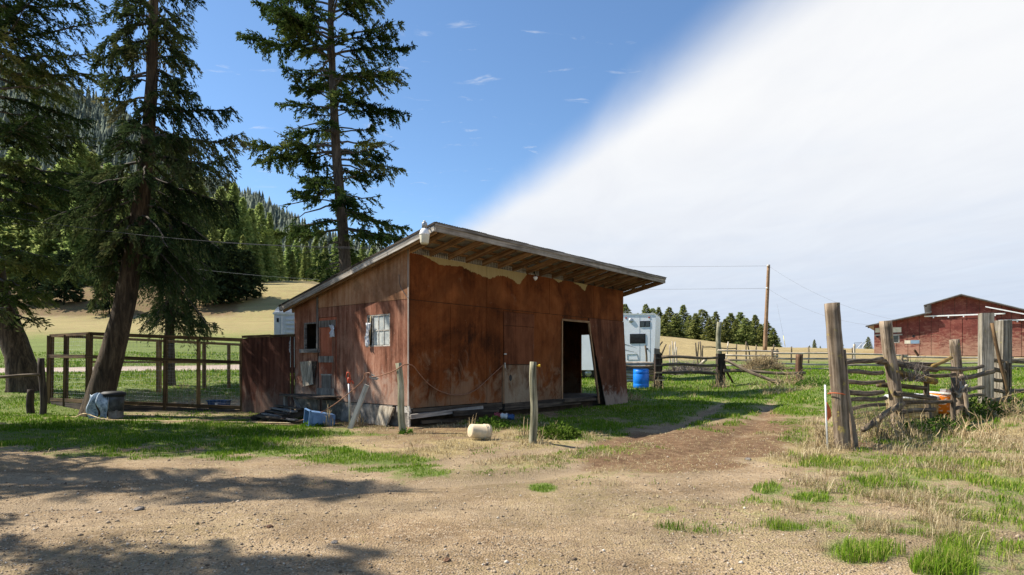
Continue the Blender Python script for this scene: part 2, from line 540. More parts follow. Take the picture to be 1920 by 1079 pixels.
def masks(x, y):
    """how green, dry, brown-dirty and gravelly the ground is at world x, y"""
    z = hgt(x, y, False)
    yy = np.maximum(y, 1.5)
    px = CX + F * x / yy
    py = HY - F * (z - CZ) / yy
    py = np.where(y < 2.5, 1500, py)
    a = x / yy
    nz = (fbm(x * 1.9, y * 1.9, 4, 33) - .5) * 2.6
    g, d, b = blobs(px, py, GREEN, nz), blobs(px, py, DRY, -nz), blobs(px, py, DIRT, nz * .6)
    rightfar = sstep(a, -.12, 0.0) * sstep(y, 22, 27)
    g = np.maximum(g, rightfar * (1 - sstep(y, 50, 66) * .85))
    g = g * (1 - sstep(a, .10, .16) * sstep(y, 60, 75) * .5)
    d = np.maximum(d, sstep(y, 50, 66) * sstep(a, -.2, -.05))
    left = 1 - sstep(a, -.36, -.28)
    # lane on the left between the pen and the field
    c = 31.6 + 2.6 * (a + .85) / .4
    lane = left * (1 - sstep(np.abs(y - c), 1.5, 2.4))
    g = np.maximum(g, left * sstep(y, 19, 21) * (1 - sstep(y, 50, 78) * .50))
    d = np.maximum(d, left * sstep(y, 44, 72))
    g = g * (1 - lane); d = d * (1 - lane)
    bank = (1 - sstep(a, -.475, -.43)) * sstep(y, 94, 99)
    mid = (1 - rightfar) * (1 - left) * sstep(y, 22, 26)
    g = np.maximum(g, mid)
    tk = track(x, y) * (1 - sstep(y, 18, 25))
    g = g * (1 - .75 * tk)
    d = d * (1 - .8 * tk) * (1 - .75 * b)
    return g, d * (1 - bank), np.maximum(np.maximum(b, bank), tk * .42 * sstep(y, 7, 10)), lane, bank


def ground():
    rings = [0.0]
    r = 1.6
    while r < 5200:
        rings.append(r)
        r *= 1.016 if r < 60 else (1.03 if r < 260 else 1.09)
    rr = np.array(rings[1:])
    th = np.concatenate([np.linspace(-50, 50, 440), np.linspace(50, 310, 66)[1:-1]])
    th = np.radians(th)
    X = rr[:, None] * np.sin(th)[None, :]
    Y = rr[:, None] * np.cos(th)[None, :]
    Z = hgt(X, Y)
    nr, nt = X.shape
    V = np.stack([X, Y, Z], -1).reshape(-1, 3)
    V = np.vstack([V, [[0, 0, float(hgt(0, 0))]]])
    i = np.arange(nr - 1)[:, None] * nt
    j = np.arange(nt)[None, :]
    j2 = (j + 1) % nt
    Q = np.stack([i + j, i + nt + j, i + nt + j2, i + j2], -1).reshape(-1, 4)
    c = nr * nt
    T = np.stack([np.full(nt, c), np.arange(nt), (np.arange(nt) + 1) % nt], -1)
    me = np_mesh('ground', V, Q[:, ::-1], T[:, ::-1])
    g, d, b, lane, bank = masks(V[:, 0], V[:, 1])
    for k, v in (('green', g), ('dry', d), ('dirt', b), ('lane', lane), ('rut', track(V[:, 0], V[:, 1]) * (1 - sstep(V[:, 1], 12, 18)))):
        set_attr(me, k, v)
    # make faces look upward
    if me.polygons[0].normal.z < 0:
        me.flip_normals()
    m, t = newmat('earth_and_gravel')
    pos = t.n('ShaderNodeNewGeometry').outputs['Position']

    def att(nm): return t.n('ShaderNodeAttribute', attribute_name=nm).outputs['Fac']
    n1 = t.noise(pos, 1.1, 5, .6); n2 = t.noise(pos, 7, 5, .65); n3 = t.noise(pos, 40, 4, .7); n4 = t.noise(pos, .22, 3)
    vor = t.n('ShaderNodeTexVoronoi', {'Vector': pos, 'Scale': 55.0, 'Randomness': 1.0})
    vc = t.n('ShaderNodeSeparateColor', {0: vor.outputs['Color']}).outputs[0]
    vor2 = t.n('ShaderNodeTexVoronoi', {'Vector': pos, 'Scale': 21.0, 'Randomness': 1.0})
    vc2 = t.n('ShaderNodeSeparateColor', {0: vor2.outputs['Color']}).outputs[0]
    grav = t.ramp(t.math('ADD', t.math('MULTIPLY', t.noise(t.mapping(pos, (.32, 1.5, 1), rot=(0, 0, R(-14))), 1.0, 5, .6, .5), .5), t.math('ADD', t.math('MULTIPLY', n2, .25), t.math('MULTIPLY', n3, .25))),
                  [(.36, (.165, .112, .065)), (.46, (.28, .205, .125)), (.58, (.385, .295, .195)), (.72, (.49, .395, .275))])
    grav = t.mix(t.math('MULTIPLY', t.step(n4, .44, .66), .6), grav, (.27, .225, .115))
    peb = t.ramp(vc, [(0, (.12, .08, .05)), (.5, (.29, .21, .135)), (1, (.50, .41, .30))])
    grav = t.mix(t.math('MULTIPLY', t.step(vc2, .35, .85), .72), grav, peb)
    spk = t.noise(pos, 120, 2, .6)
    grav = t.mix(t.math('MULTIPLY', t.step(spk, .60, .68), .6), grav, (.10, .07, .045))
    n6 = t.noise(pos, .75, 6, .65, .4)
    grav = t.mix(1.0, grav, t.mix(t.step(n6, .36, .64), (.78, .77, .76), (1.14, 1.13, 1.12)), 'MULTIPLY')
    grav = t.mix(t.math('MULTIPLY', att('rut'), .55), grav, t.mix(n3, (.25, .185, .12), (.42, .335, .235)))
    dirt = t.ramp(t.math('ADD', t.math('MULTIPLY', n2, .6), t.math('MULTIPLY', n3, .4)), [(.36, (.09, .05, .028)), (.52, (.19, .115, .065)), (.68, (.33, .235, .145))])
    dry = t.ramp(t.math('ADD', t.math('MULTIPLY', n1, .4), t.math('MULTIPLY', n3, .6)), [(.34, (.19, .145, .065)), (.52, (.36, .285, .135)), (.7, (.48, .40, .21))])
    grs = t.ramp(t.math('ADD', t.math('MULTIPLY', n2, .5), t.math('MULTIPLY', n3, .5)), [(.34, (.050, .090, .012)), (.52, (.11, .185, .027)), (.7, (.24, .28, .08))])
    pert = t.math('MULTIPLY', t.math('SUBTRACT', t.math('ADD', t.math('MULTIPLY', n2, .5), t.math('ADD', t.math('MULTIPLY', n1, .3), t.math('MULTIPLY', n3, .2))), .5), 2.3)

    def msk(a, lo=.28, hi=.78): return t.step(t.math('ADD', a, pert), lo, hi)
    col = t.mix(msk(att('dirt')), grav, dirt)
    col = t.mix(t.math('MULTIPLY', msk(att('dry')), .8), col, dry)
    col = t.mix(t.math('MULTIPLY', msk(att('green'), .36, .95), .80), col, grs)
    col = t.mix(t.math('MULTIPLY', att('lane'), .92), col, t.mix(n2, (.36, .29, .25), (.54, .45, .40)))
    n5 = t.noise(t.mapping(pos, (.10, .35, 1)), 1.0, 5, .6)
    col = t.mix(1.0, col, t.mix(n5, (.62, .62, .60), (1.25, 1.22, 1.15)), 'MULTIPLY')
    h = t.math('ADD', t.math('MULTIPLY', n2, .35), t.math('ADD', t.math('MULTIPLY', n3, .35), t.math('MULTIPLY', vor.outputs['Distance'], .5)))
    finish(t, col, .95, h, .75, .04, spec=.15)
    o = link('ground', me, m, smooth=True)
    tag(o, kind='structure')


ground()

# ------------------------------------------------------------------ the shed
A0 = Vector((-2.304, 13.56, 0))
UX, UY = 0.6415, 0.7671
SROT = math.atan2(UY, UX)
SL, SW = 9.60, 4.81            # front length, depth
shed = E('shed', 'old reddish brown plywood shed with a slanting roof and open doorway', 'shed', A0, SROT)
SM = WM[shed.name]
SMI = SM.inverted()


def sw(u, v, z): return SM @ Vector((u, v, z))


def ray_local(px, py):
    o = SMI @ Vector((0, 0, CZ))
    d = SMI.to_3x3() @ Vector(((px - CX) / F, 1, (HY - py) / F))
    return o, d


def fr(px, py, v=0.0):
    """(u, z) on the front wall where the photo point lies"""
    o, d = ray_local(px, py)
    t = (v - o.y) / d.y
    return (o.x + t * d.x, o.z + t * d.z)


def lf(px, py, u=0.0):
    """(v, z) on the left end wall"""
    o, d = ray_local(px, py)
    t = (u - o.x) / d.x
    return (o.y + t * d.y, o.z + t * d.z)


SLOPE = 0.217
FO, LO, RO, BO = 1.16, 0.30, 0.80, 0.20         # overhangs: front, left, right, back


def zroof(v): return 4.36 - SLOPE * (v + FO)


# painted plywood; the object's own coordinates are the shed's
def m_ply(name, dark, mid, light, worn, wz=(1.9, .5), wamt=.6, peel=None, streak=.5, bstr=.25):
    m, t = newmat(name)
    co = t.n('ShaderNodeTexCoord').outputs['Object']
    s = t.n('ShaderNodeSeparateXYZ', {0: co})
    st = t.noise(t.mapping(co, (9, 9, .55)), 1.0, 6, .65, .3)
    st2 = t.noise(t.mapping(co, (42, 42, 3.2)), 1.0, 5, .65)
    bl = t.noise(co, .85, 5, .62, .5)
    fine = t.noise(co, 22, 5, .7)
    f = t.math('ADD', t.math('MULTIPLY', st, streak), t.math('MULTIPLY', bl, 1 - streak))
    f = t.math('ADD', t.math('MULTIPLY', f, .8), t.math('ADD', t.math('MULTIPLY', fine, .1), t.math('MULTIPLY', st2, .1)))
    col = t.ramp(f, [(.38, dark), (.48, mid), (.60, light)])
    bl2 = t.noise(t.mapping(co, (.9, .9, .55)), 1.0, 5, .7, .6)
    col = t.mix(1.0, col, t.mix(t.step(bl2, .40, .58), (.72, .70, .68), (1.14, 1.12, 1.1)), 'MULTIPLY')
    # scuffs and bleached paint towards the bottom
    sc = t.noise(t.mapping(co, (2.6, 2.6, 1.7)), 1.0, 7, .72, .8)
    low = t.n('ShaderNodeMapRange', {0: s.outputs[2], 1: wz[1], 2: wz[0], 3: .30, 4: 0.0}).outputs[0]
    wm = t.math('MULTIPLY', t.step(t.math('ADD', sc, low), .60, .80), wamt)
    wm = t.math('MULTIPLY', wm, t.math('ADD', .45, t.math('MULTIPLY', st2, .9)), clamp=True)
    col = t.mix(wm, col, worn)
    sp = t.noise(t.mapping(co, (30, 30, 22)), 1.0, 3, .6)
    col = t.mix(t.math('MULTIPLY', t.step(sp, .735, .77), .55), col, [min(.8, x * 1.8) for x in worn])
    if peel:
        ptop, stops = peel
        uu = t.math('DIVIDE', s.outputs[0], SL)
        dep = t.ramp(uu, [(p, c) for p, c in stops])
        wob = t.math('MULTIPLY', t.math('SUBTRACT', t.noise(co, 9, 5, .7), .5), .16)
        lim = t.math('SUBTRACT', t.math('SUBTRACT', ptop, dep), wob)
        pm = t.math('MULTIPLY', t.step(t.math('SUBTRACT', s.outputs[2], lim), -.004, .012), t.step(dep, .02, .03))
        bare = t.mix(st, (.26, .185, .075), (.48, .37, .18))
        col = t.mix(pm, col, bare)
    finish(t, col, .9, t.math('ADD', t.math('MULTIPLY', st2, .5), t.math('MULTIPLY', fine, .5)), bstr, .01, spec=.12)
    return m


peel_px = [(788, 478), (799, 483), (825, 497.6), (864, 500), (890, 513), (918, 524), (928, 519), (942, 517), (960, 525), (973, 535), (986, 516), (990, 510),
           (1030, 520), (1036, 523), (1048, 531), (1056, 524), (1060, 520), (1070, 526), (1084, 536), (1096, 546), (1101, 534), (1104, 520)]
PT = 3.93
pst = [(0.0, 0.0)]
for q in peel_px:
    u_, z_ = fr(*q)
    pst.append((max(.001, u_ / SL), max(0.0, PT - z_)))
pst += [(.72, 0.0), (1.0, 0.0)]
for kz in (13, 14):
    pass
pst2 = []
for p_, d_ in pst:
    pst2.append((p_, d_))
MPLY = m_ply('brown_painted_plywood', (.034, .011, .004), (.135, .038, .0095), (.205, .067, .020), (.27, .19, .12), (1.9, .3), .55, (PT, pst2[:31]), .24)
MPLYD = m_ply('old_door_plywood', (.055, .018, .008), (.12, .040, .017), (.18, .066, .03), (.36, .28, .2), (1.6, .3), .55, None, .4)
MPLYW = m_ply('worn_door_plywood', (.07, .028, .013), (.14, .075, .04), (.22, .155, .10), (.34, .28, .20), (2.2, .3), .6, None, .35)
MPLYL = m_ply('leaning_panel_plywood', (.060, .020, .010), (.12, .042, .021), (.19, .078, .042), (.42, .36, .30), (.95, .2), .6, None, .55)
MEND = m_ply('end_wall_plywood', (.085, .034, .020), (.21, .088, .055), (.38, .20, .135), (.48, .38, .30), (1.8, .4), .5, None, .58, .5)
MENDU = m_ply('faded_upper_plywood', (.20, .085, .042), (.34, .175, .095), (.48, .30, .19), (.60, .48, .36), (2.9, 2.0), .3, None, .45, .3)
MENDR = m_ply('red_door_paint', (.20, .055, .03), (.34, .10, .055), (.45, .16, .09), (.48, .36, .28), (2.0, .4), .5, None, .6)
MPENP = m_ply('dark_red_plywood', (.035, .013, .009), (.075, .028, .018), (.12, .052, .034), (.25, .21, .17), (1.2, 0), .35, None, .8, .4)

TP = 0.016   # plywood thickness


def fpanel(name, mat, poly, v0=-TP, v1=0.0, parent=shed):
    """panel on the front wall from (u, z) corners"""
    return MB().prism([(u, v1, z) for u, z in poly], (0, v0 - v1, 0)).build(name, mat, parent)


def lpanel(name, mat, poly, u0=-TP, u1=0.0, parent=shed):
    return MB().prism([(u1, v, z) for v, z in poly], (u0 - u1, 0, 0)).build(name, mat, parent)


DU0, DU1 = fr(1054, 680)[0], fr(1102, 610)[0]      # doorway
DZ = 2.64
dtop = fr(1054, 602)[1]
LU0, LU1 = fr(943, 680)[0], fr(1000, 680)[0]      # boarded-up dutch door
zb = 0.42
WT = 3.925
seam = fr(912, 680)[0]
zm = fr(1054, 602)[1] + 0.02
MSEAM = 2.86
GAP = .013


def rect(u0, u1, z0, z1): return [(u0 + GAP / 2, z0), (u1 - GAP / 2, z0), (u1 - GAP / 2, z1), (u0 + GAP / 2, z1)]


zd_top = fr(943, 585)[1]; zd_a = fr(943, 610)[1]; zd_b = fr(943, 684)[1]; zd_c = fr(943, 757)[1]
# wall sheets of the front: the lower row, the upper row, pieces over the doors
fpanel('plywood_panel', MPLY, rect(0.0, seam * .49, zb, MSEAM))
fpanel('plywood_panel', MPLY, rect(seam * .49, seam, zb, MSEAM))
fpanel('plywood_panel', MPLY, rect(seam, LU0, .40, MSEAM))
fpanel('plywood_panel', MPLY, rect(LU0, LU1, zd_top + .01, MSEAM))
fpanel('plywood_panel', MPLY, rect(LU1, DU0, .37, MSEAM))
fpanel('plywood_panel', MPLY, rect(DU0, DU1, dtop + .07, MSEAM))
us = [0.0, seam, fr(1029.5, 520)[0], fr(1112, 530)[0], SL]
for a_, b_ in zip(us[:-1], us[1:]):
    fpanel('plywood_panel', MPLY, rect(a_, b_, MSEAM + GAP, WT))
jb = fr(1126, 757)
MB().raw([(DU1 + .05, -.03, MSEAM), (DU1 + .05, -.04, dtop + .03), (jb[0] + .04, -.20, .03), (SL - .02, -.20, .05), (SL, -.03, MSEAM), (DU1 + .05, -.005, MSEAM), (DU1 + .05, -.015, dtop + .03), (jb[0] + .04, -.175, .03), (SL - .02, -.175, .05), (SL, -.005, MSEAM)], [(0, 1, 2, 3, 4), (9, 8, 7, 6, 5), (0, 5, 6, 1), (1, 6, 7, 2), (2, 7, 8, 3), (3, 8, 9, 4), (4, 9, 5, 0)]).build('leaning_panel', MPLYL, shed)['label'] = 'broad brown panel leaning right of the doorway, bleached grey at its foot'
# dutch door
dd = MB().box((LU0 + .01, -.026, zd_c), (LU1 - .06, -.006, zd_b - .012)).build('lower_door', MPLYW, shed)
dd['label'] = 'lower half door worn to pale bare wood'
MB().lathe([(0.0, 0), (.062, 0), (.062, .012), (0, .012)], 12, M=Matrix.Translation((LU0 + .28, -.030, (zd_b + zd_c) / 2 + .16)) @ Matrix.Rotation(R(-90), 4, 'X') @ Matrix.Scale(1.4, 4, (0, 1, 0))).build('knob_hole', MT['black'], dd)
ud = MB().box((LU0 + .015, -.03, zd_b + .006), (LU1 - .012, -.006, zd_a - .01)).build('upper_door', MPLYD, shed)
MB().box((LU0 + .0, -.036, zd_a), (LU1, -.006, zd_top)).build('door_header_board', MPLYD, shed)
beam('door_batten', sw(LU0 - .02, -.035, zd_c), sw(LU0 - .02, -.035, zd_b), .05, .03, MT['rafter'], shed, up=sw(0, -1, 0) - sw(0, 0, 0))
MB().box((LU0 + .02, -.05, zd_b - .09), (LU0 + .05, -.03, zd_b + .05)).build('bolt', MT['galv'], shed)
MB().box((LU0 + .0, -.055, zd_b + .26), (LU0 + .09, -.03, zd_b + .30)).build('latch', MT['galv'], shed)
# door frame
upf = SM.to_3x3() @ Vector((0, -1, 0))
beam('door_header', sw(DU0 - .04, -.012, dtop + .035), sw(DU1 + .06, -.012, dtop + .035), .06, .05, MT['rafter'], shed, up=upf)
beam('door_jamb', sw(DU0 - .03, -.012, .33), sw(DU0 - .03, -.012, dtop), .05, .05, MT['rafter'], shed, up=upf)
jt = fr(1103, 606, -.03)
jb2 = fr(1122, 757, -.19)
beam('door_jamb', sw(jb2[0], -.215, jb2[1]), sw(jt[0], -.05, jt[1]), .07, .05, MT['rafter'], shed, up=upf)['label'] = 'slanting brown board on the right side of the doorway'
# framing behind the sheets, end walls, back wall, floor
fb = MB()
T0 = .012
fb.box((0.02, T0, .30), (DU0 - .06, T0 + .05, WT - .03))
fb.box((DU0 - .06, T0, dtop + .06), (DU1 + .1, T0 + .05, WT - .03))
fb.prism([(DU1 + .1, T0, dtop), (jb[0] + .15, T0, .05), (SL - .02, T0, .05), (SL - .02, T0, WT - .03), (DU1 + .1, T0, WT - .03)], (0, .05, 0))
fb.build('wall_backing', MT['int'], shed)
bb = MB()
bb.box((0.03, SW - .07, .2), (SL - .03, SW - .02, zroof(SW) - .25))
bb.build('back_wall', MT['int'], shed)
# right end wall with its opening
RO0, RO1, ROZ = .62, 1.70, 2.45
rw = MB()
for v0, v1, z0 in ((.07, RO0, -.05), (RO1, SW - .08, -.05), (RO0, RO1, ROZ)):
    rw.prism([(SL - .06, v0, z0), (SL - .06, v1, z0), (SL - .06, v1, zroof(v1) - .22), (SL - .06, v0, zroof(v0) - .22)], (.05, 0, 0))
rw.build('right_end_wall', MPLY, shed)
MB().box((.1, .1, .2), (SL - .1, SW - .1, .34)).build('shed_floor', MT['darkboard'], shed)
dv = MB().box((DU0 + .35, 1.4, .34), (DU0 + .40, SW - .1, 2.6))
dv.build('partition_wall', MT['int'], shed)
beam('sill_timber', sw(0.05, -.02, .31), sw(3.1, -.03, .30), .10, .18, MT['darkboard'], shed)
beam('sill_timber', sw(3.2, -.02, .26), sw(DU0 + .9, -.03, .26), .12, .20, MT['darkboard'], shed)
beam('threshold', sw(DU0 - .1, -.06, .31), sw(jb2[0] - .1, -.06, .28), .2, .08, MT['darkboard'], shed)

# left end wall (u = 0): sheets with the window, the hatch and the narrow door left open
wv0, wz1 = lf(732, 588.4); wv1, wz0 = lf(689, 650.5)     # window
hv0, hz1 = lf(597, 604); hv1, hz0 = lf(572, 655)         # dark hatch
nv0, _ = lf(632, 660); nv1, nz1 = lf(598, 597); nz0 = lf(632, 742)[1]
EB = .47
s1z = lf(765, 561.5)[1]


def ztop(v): return zroof(v) - .06


lpanel('plywood_panel', MEND, [(0.0, EB), (wv0 - .004, EB), (wv0 - .004, s1z), (0.0, s1z)])
lpanel('plywood_panel', MEND, [(wv0 + .002, EB), (wv1 - .002, EB), (wv1 - .002, wz0), (wv0 + .002, wz0)])
lpanel('plywood_panel', MEND, [(wv0 + .002, wz1), (wv1 - .002, wz1), (wv1 - .002, s1z), (wv0 + .002, s1z)])
mv = (wv1 + nv0) / 2
lpanel('plywood_panel', MEND, [(wv1 + .004, EB), (mv - .003, EB), (mv - .003, s1z), (wv1 + .004, s1z)])
lpanel('plywood_panel', MEND, [(mv + .003, EB), (nv0 - .004, EB), (nv0 - .004, s1z), (mv + .003, s1z)])
lpanel('plywood_panel', MENDU, [(0.0, s1z + .01), (mv - .004, s1z + .01), (mv - .004, ztop(mv)), (0.0, ztop(0))])
lpanel('plywood_panel', MENDU, [(mv + .004, s1z + .01), (nv1 - .004, s1z + .01), (nv1 - .004, ztop(nv1)), (mv + .004, ztop(mv))])
lpanel('plywood_panel', MEND, [(nv1 + .05, hz1), (SW, hz1), (SW, ztop(SW)), (nv1 + .05, ztop(nv1))])
lpanel('plywood_panel', MEND, [(nv1 + .05, EB), (SW, EB), (SW, hz0), (nv1 + .05, hz0)])
lpanel('plywood_panel', MEND, [(hv1, hz0 + .002), (SW, hz0 + .002), (SW, hz1 - .002), (hv1, hz1 - .002)])
lpanel('plywood_panel', MEND, [(nv0, nz1 + .01), (nv1, nz1 + .01), (nv1, s1z), (nv0, s1z)])
bk = MB()
for (a_, b_, z0, z1f) in ((.02, wv0 - .02, EB, None), (wv1 + .06, hv0 - .03, EB, None), (hv1 + .02, SW - .03, EB, None)):
    bk.prism([(.012, a_, z0), (.012, b_, z0), (.012, b_, ztop(b_)), (.012, a_, ztop(a_))], (.04, 0, 0))
bk.prism([(.012, wv0 - .02, wz1 + .02), (.012, wv1 + .06, wz1 + .02), (.012, wv1 + .06, ztop(wv1)), (.012, wv0 - .02, ztop(wv0))], (.04, 0, 0))
bk.box((.012, wv0 - .02, EB), (.052, wv1 + .06, wz0 - .02))
bk.prism([(.012, hv0 - .03, hz1 + .02), (.012, hv1 + .02, hz1 + .02), (.012, hv1 + .02, ztop(hv1)), (.012, hv0 - .03, ztop(hv0))], (.04, 0, 0))
bk.box((.012, hv0 - .03, EB), (.052, hv1 + .02, hz0 - .02))
bk.build('end_wall_backing', MT['int'], shed)
upl = SM.to_3x3() @ Vector((-1, 0, 0))
beam('corner_board', sw(-.012, .03, EB), sw(-.012, .03, ztop(0) - .05), .03, .02, MT['palewood'], shed, up=upl)
beam('cover_strip', sw(-.03, nv1 + .03, hz0 - .1), sw(-.03, nv1 + .03, ztop(nv1) - .08), .06, .025, MT['greywood'], shed, up=upl)

# window with six panes, its left casement hanging open
MGL, tt = newmat('dusty_window_glass')
co_ = tt.n('ShaderNodeTexCoord').outputs['Object']
nn = tt.noise(co_, 3.0, 5, .6)
finish(tt, tt.mix(tt.step(nn, .35, .7), (.30, .33, .33), (.62, .62, .57)), .25, spec=.5)
win = MB()
pw0, pw1 = wv0 + .0, wv1 - (wv1 - wv0) * .26
fw = .03
fr_v = [(-.004, wv0, wz0)]
win.box((-.012, wv0, wz0), (.03, wv0 + .035, wz1)).box((-.012, wv0 + .035, wz0), (.03, wv1, wz0 + .03))
win.box((-.012, wv0 + .035, wz1 - .03), (.03, wv1, wz1)).box((-.012, wv1 - .03, wz0 + .03), (.03, wv1, wz1 - .03)).box((-.010, pw1, wz0 + .03), (.028, pw1 + .035, wz1 - .03))
wo = win.build('window', MT['palewood'], shed)
k3 = [(pw0 + .035) + (pw1 - pw0 - .035) * i / 3 for i in range(4)]
zmid = (wz0 + wz1) / 2 - .0
for i in range(3):
    for z0, z1 in ((wz0 + .03, zmid), (zmid, wz1 - .03)):
        MB().box((.006, k3[i] + .008, z0 + .008), (.012, k3[i + 1] - .008, z1 - .008)).build('pane', MGL, wo)
mu = MB()
for i in (1, 2):
    mu.box((-.004, k3[i] - .009, wz0 + .03), (.016, k3[i] + .009, wz1 - .03))
mu.box((-.006, pw0 + .035, zmid - .012), (.018, pw1, zmid + .012))
mu.build('muntin', MT['palewood'], wo)
beam('loose_casement_board', sw(-.03, wv1 - .10, wz0 + .04), sw(-.02, wv1 - .16, wz1 - .02), .04, .025, MT['tan'], wo, up=upl)

# hatch frame, sill
hf = MB()
hf.box((-.035, hv0 - .0, hz0), (.02, hv0 + .05, hz1)).box((-.035, hv1 - .06, hz0), (.02, hv1, hz1)).box((-.03, hv0 + .05, hz1 - .04), (.02, hv1 - .06, hz1))
hfo = hf.build('hatch_frame', MT['greywood'], shed)
beam('hatch_sill', sw(-.06, hv0 - .1, hz0 - .05), sw(-.06, hv1 + .12, hz0 - .05), .09, .10, MT['greywood'], shed)
# narrow door
nd = MB().box((-.004, nv0 + .01, nz0), (.02, nv1 - .005, nz1)).build('narrow_door', MENDR, shed)
nd['label'] = 'narrow red door on the shed end wall, boarded across'


def lb(name, mat, pa, pb, pr=.028, par=nd):
    """board on the narrow door between two photo points"""
    a, b = lf(*pa), lf(*pb)
    return MB().box((-pr - .004, min(a[0], b[0]), min(a[1], b[1])), (-.006, max(a[0], b[0]), max(a[1], b[1]))).build(name, mat, par)


lb('top_rail', MT['greyv'], (630, 600), (599.5, 615))
lb('stile', MEND, (630, 617), (624, 740), .022)
lb('stile', MEND, (601.5, 617), (599.5, 670), .018)
lb('middle_rail', MT['greyv'], (627, 668), (599, 680), .03)
lb('lower_panel', MT['greyv'], (622, 704), (604, 729), .016)
lb('trim_board', MT['palewood'], (623, 702), (603, 704), .02)
lb('kick_board', MT['greyv'], (628, 729), (596, 741), .034)

# concrete footing of the end wall with a gap near the corner
fo = MB()
q = lambda px, py: (lambda a: (0.0, a[0], a[1]))(lf(px, py))
fo.prism([(.03, .42, -.15), (.03, SW, -.15), (.03, SW, EB - .01), (.03, .42, EB - .01)], (.18, 0, 0))
fo.build('footing', MT['concrete'], shed)
fs = MB().prism([(-.10, .95, -.1), (-.10, 2.55, -.12), (-.04, 2.5, EB - .03), (-.04, .55, EB - .02)], (.07, 0, 0)).build('footing_slab', MT['concrete'], shed)
ls = MB().prism([(-.18, .62, -.03), (-.18, 1.05, -.05), (-.115, .93, EB - .03), (-.115, .43, EB - .05)], (.05, 0, 0)).build('leaning_slab', MT['palev'], shed)
MB().box((-.015, .0, EB - .16), (.10, .44, EB - .02)).build('corner_sill', MT['palewood'], shed)
MB().box((-.01, .06, -.1), (.06, .20, EB - .165)).build('corner_block', MT['concrete'], shed)
MB().box((-.02, -.012, -.1), (.02, .05, EB)).build('corner_post', MT['palewood'], shed)
pv_, pz_ = lf(737, 777, .05)
MB().lathe([(.045, 0), (.045, .12)], 14, M=Matrix.Translation((.02, pv_, pz_)) @ Matrix.Rotation(R(90), 4, 'Y')).build('drain_pipe', MT['white_plastic'], shed)
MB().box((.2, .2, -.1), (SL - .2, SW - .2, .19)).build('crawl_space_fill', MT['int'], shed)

# roof: rafters, purlins, corrugated sheets, fascias
u0, u1 = -LO, SL + RO
sl = math.sqrt(1 + SLOPE * SLOPE)
nraf = 18
ralist = [(.02 + (SL + .0) * i / (nraf - 2)) for i in range(nraf - 1)] + [u1 - .06, -LO + .055]
for i, u in enumerate(ralist):
    za = zroof(-FO + .03) - .125 - (.012 if u < 0 or u > SL + .1 else 0)
    zz = zroof(SW + BO) - .125
    zf = zroof(-FO + .03) - .125
    beam('rafter', sw(u, -FO + .03, zf), sw(u, SW + BO - .03, zz), .042, .14, MT['rafter'], shed, jit=.015, segs=3)
for v in (-.86, -.42, -.02, .6, 1.4, 2.2, 3.0, 3.8, 4.6):
    beam('purlin', sw(u0 + .03, v, zroof(v) - .034), sw(u1 - .03, v, zroof(v) - .034), .085, .034, MT['fascia'] if v < -.6 else MT['rafter'], shed, jit=.02, segs=8, up=SM.to_3x3() @ Vector((0, SLOPE, 1)))
# corrugated sheets
nsh = 14
wsh = (u1 - u0 + .08) / nsh
ns = 24
us_ = np.linspace(0, wsh + .03, ns)
amp = .009
prof = amp * np.sin(us_ / .076 * 2 * np.pi)
va, vb = -FO - .07, SW + BO + .05
Vs = []
for v in (va, vb):
    for u, c in zip(us_, prof):
        Vs.append((u, v, zroof(v) - zroof(0) + c))
Qs = [(i, i + 1, ns + i + 1, ns + i) for i in range(ns - 1)]
rme = bpy.data.meshes.new('roof_sheet'); rme.from_pydata(Vs, [], Qs); rme.update()
for k in range(nsh):
    link('roof_sheet', rme, MT['roofmetal'], shed, SM @ Matrix.Translation((u0 - .04 + k * wsh, 0, zroof(0) + .008 * (k % 2))), True)
beam('front_fascia', sw(u0 - .02, -FO - .012, zroof(-FO) - .105), sw(u1 + .02, -FO - .012, zroof(-FO) - .105), .035, .145, MT['fascia'], shed, segs=14, jit=.02)
beam('fascia_cap', sw(u0 - .03, -FO - .035, zroof(-FO) - .024), sw(u1 + .03, -FO - .035, zroof(-FO) - .024), .035, .055, MT['greywood'], shed, segs=14, jit=.03)
upr = SM.to_3x3() @ Vector((-1, 0, 0))
beam('rake_board', sw(u0 - .015, -FO + .01, zroof(-FO) - .095), sw(u0 - .015, 1.7, zroof(1.7) - .095), .15, .03, MT['palewood'], shed, up=upr, segs=8, jit=.02)
beam('rake_board', sw(u0 - .018, 1.71, zroof(1.71) - .095), sw(u0 - .018, SW + BO + .04, zroof(SW + BO + .04) - .095), .15, .03, MT['fascia'], shed, up=upr, segs=8, jit=.02)
beam('rake_trim', sw(u0 - .035, -FO - .03, zroof(-FO - .03) - .01), sw(u0 - .035, SW + BO + .05, zroof(SW + BO + .05) - .01), .045, .02, MT['darkboard'], shed, up=upr, segs=8)
beam('rake_board', sw(u1 + .015, -FO + .01, zroof(-FO) - .095), sw(u1 + .015, SW + BO, zroof(SW + BO) - .095), .15, .03, MT['rafter'], shed, up=upr, segs=6)
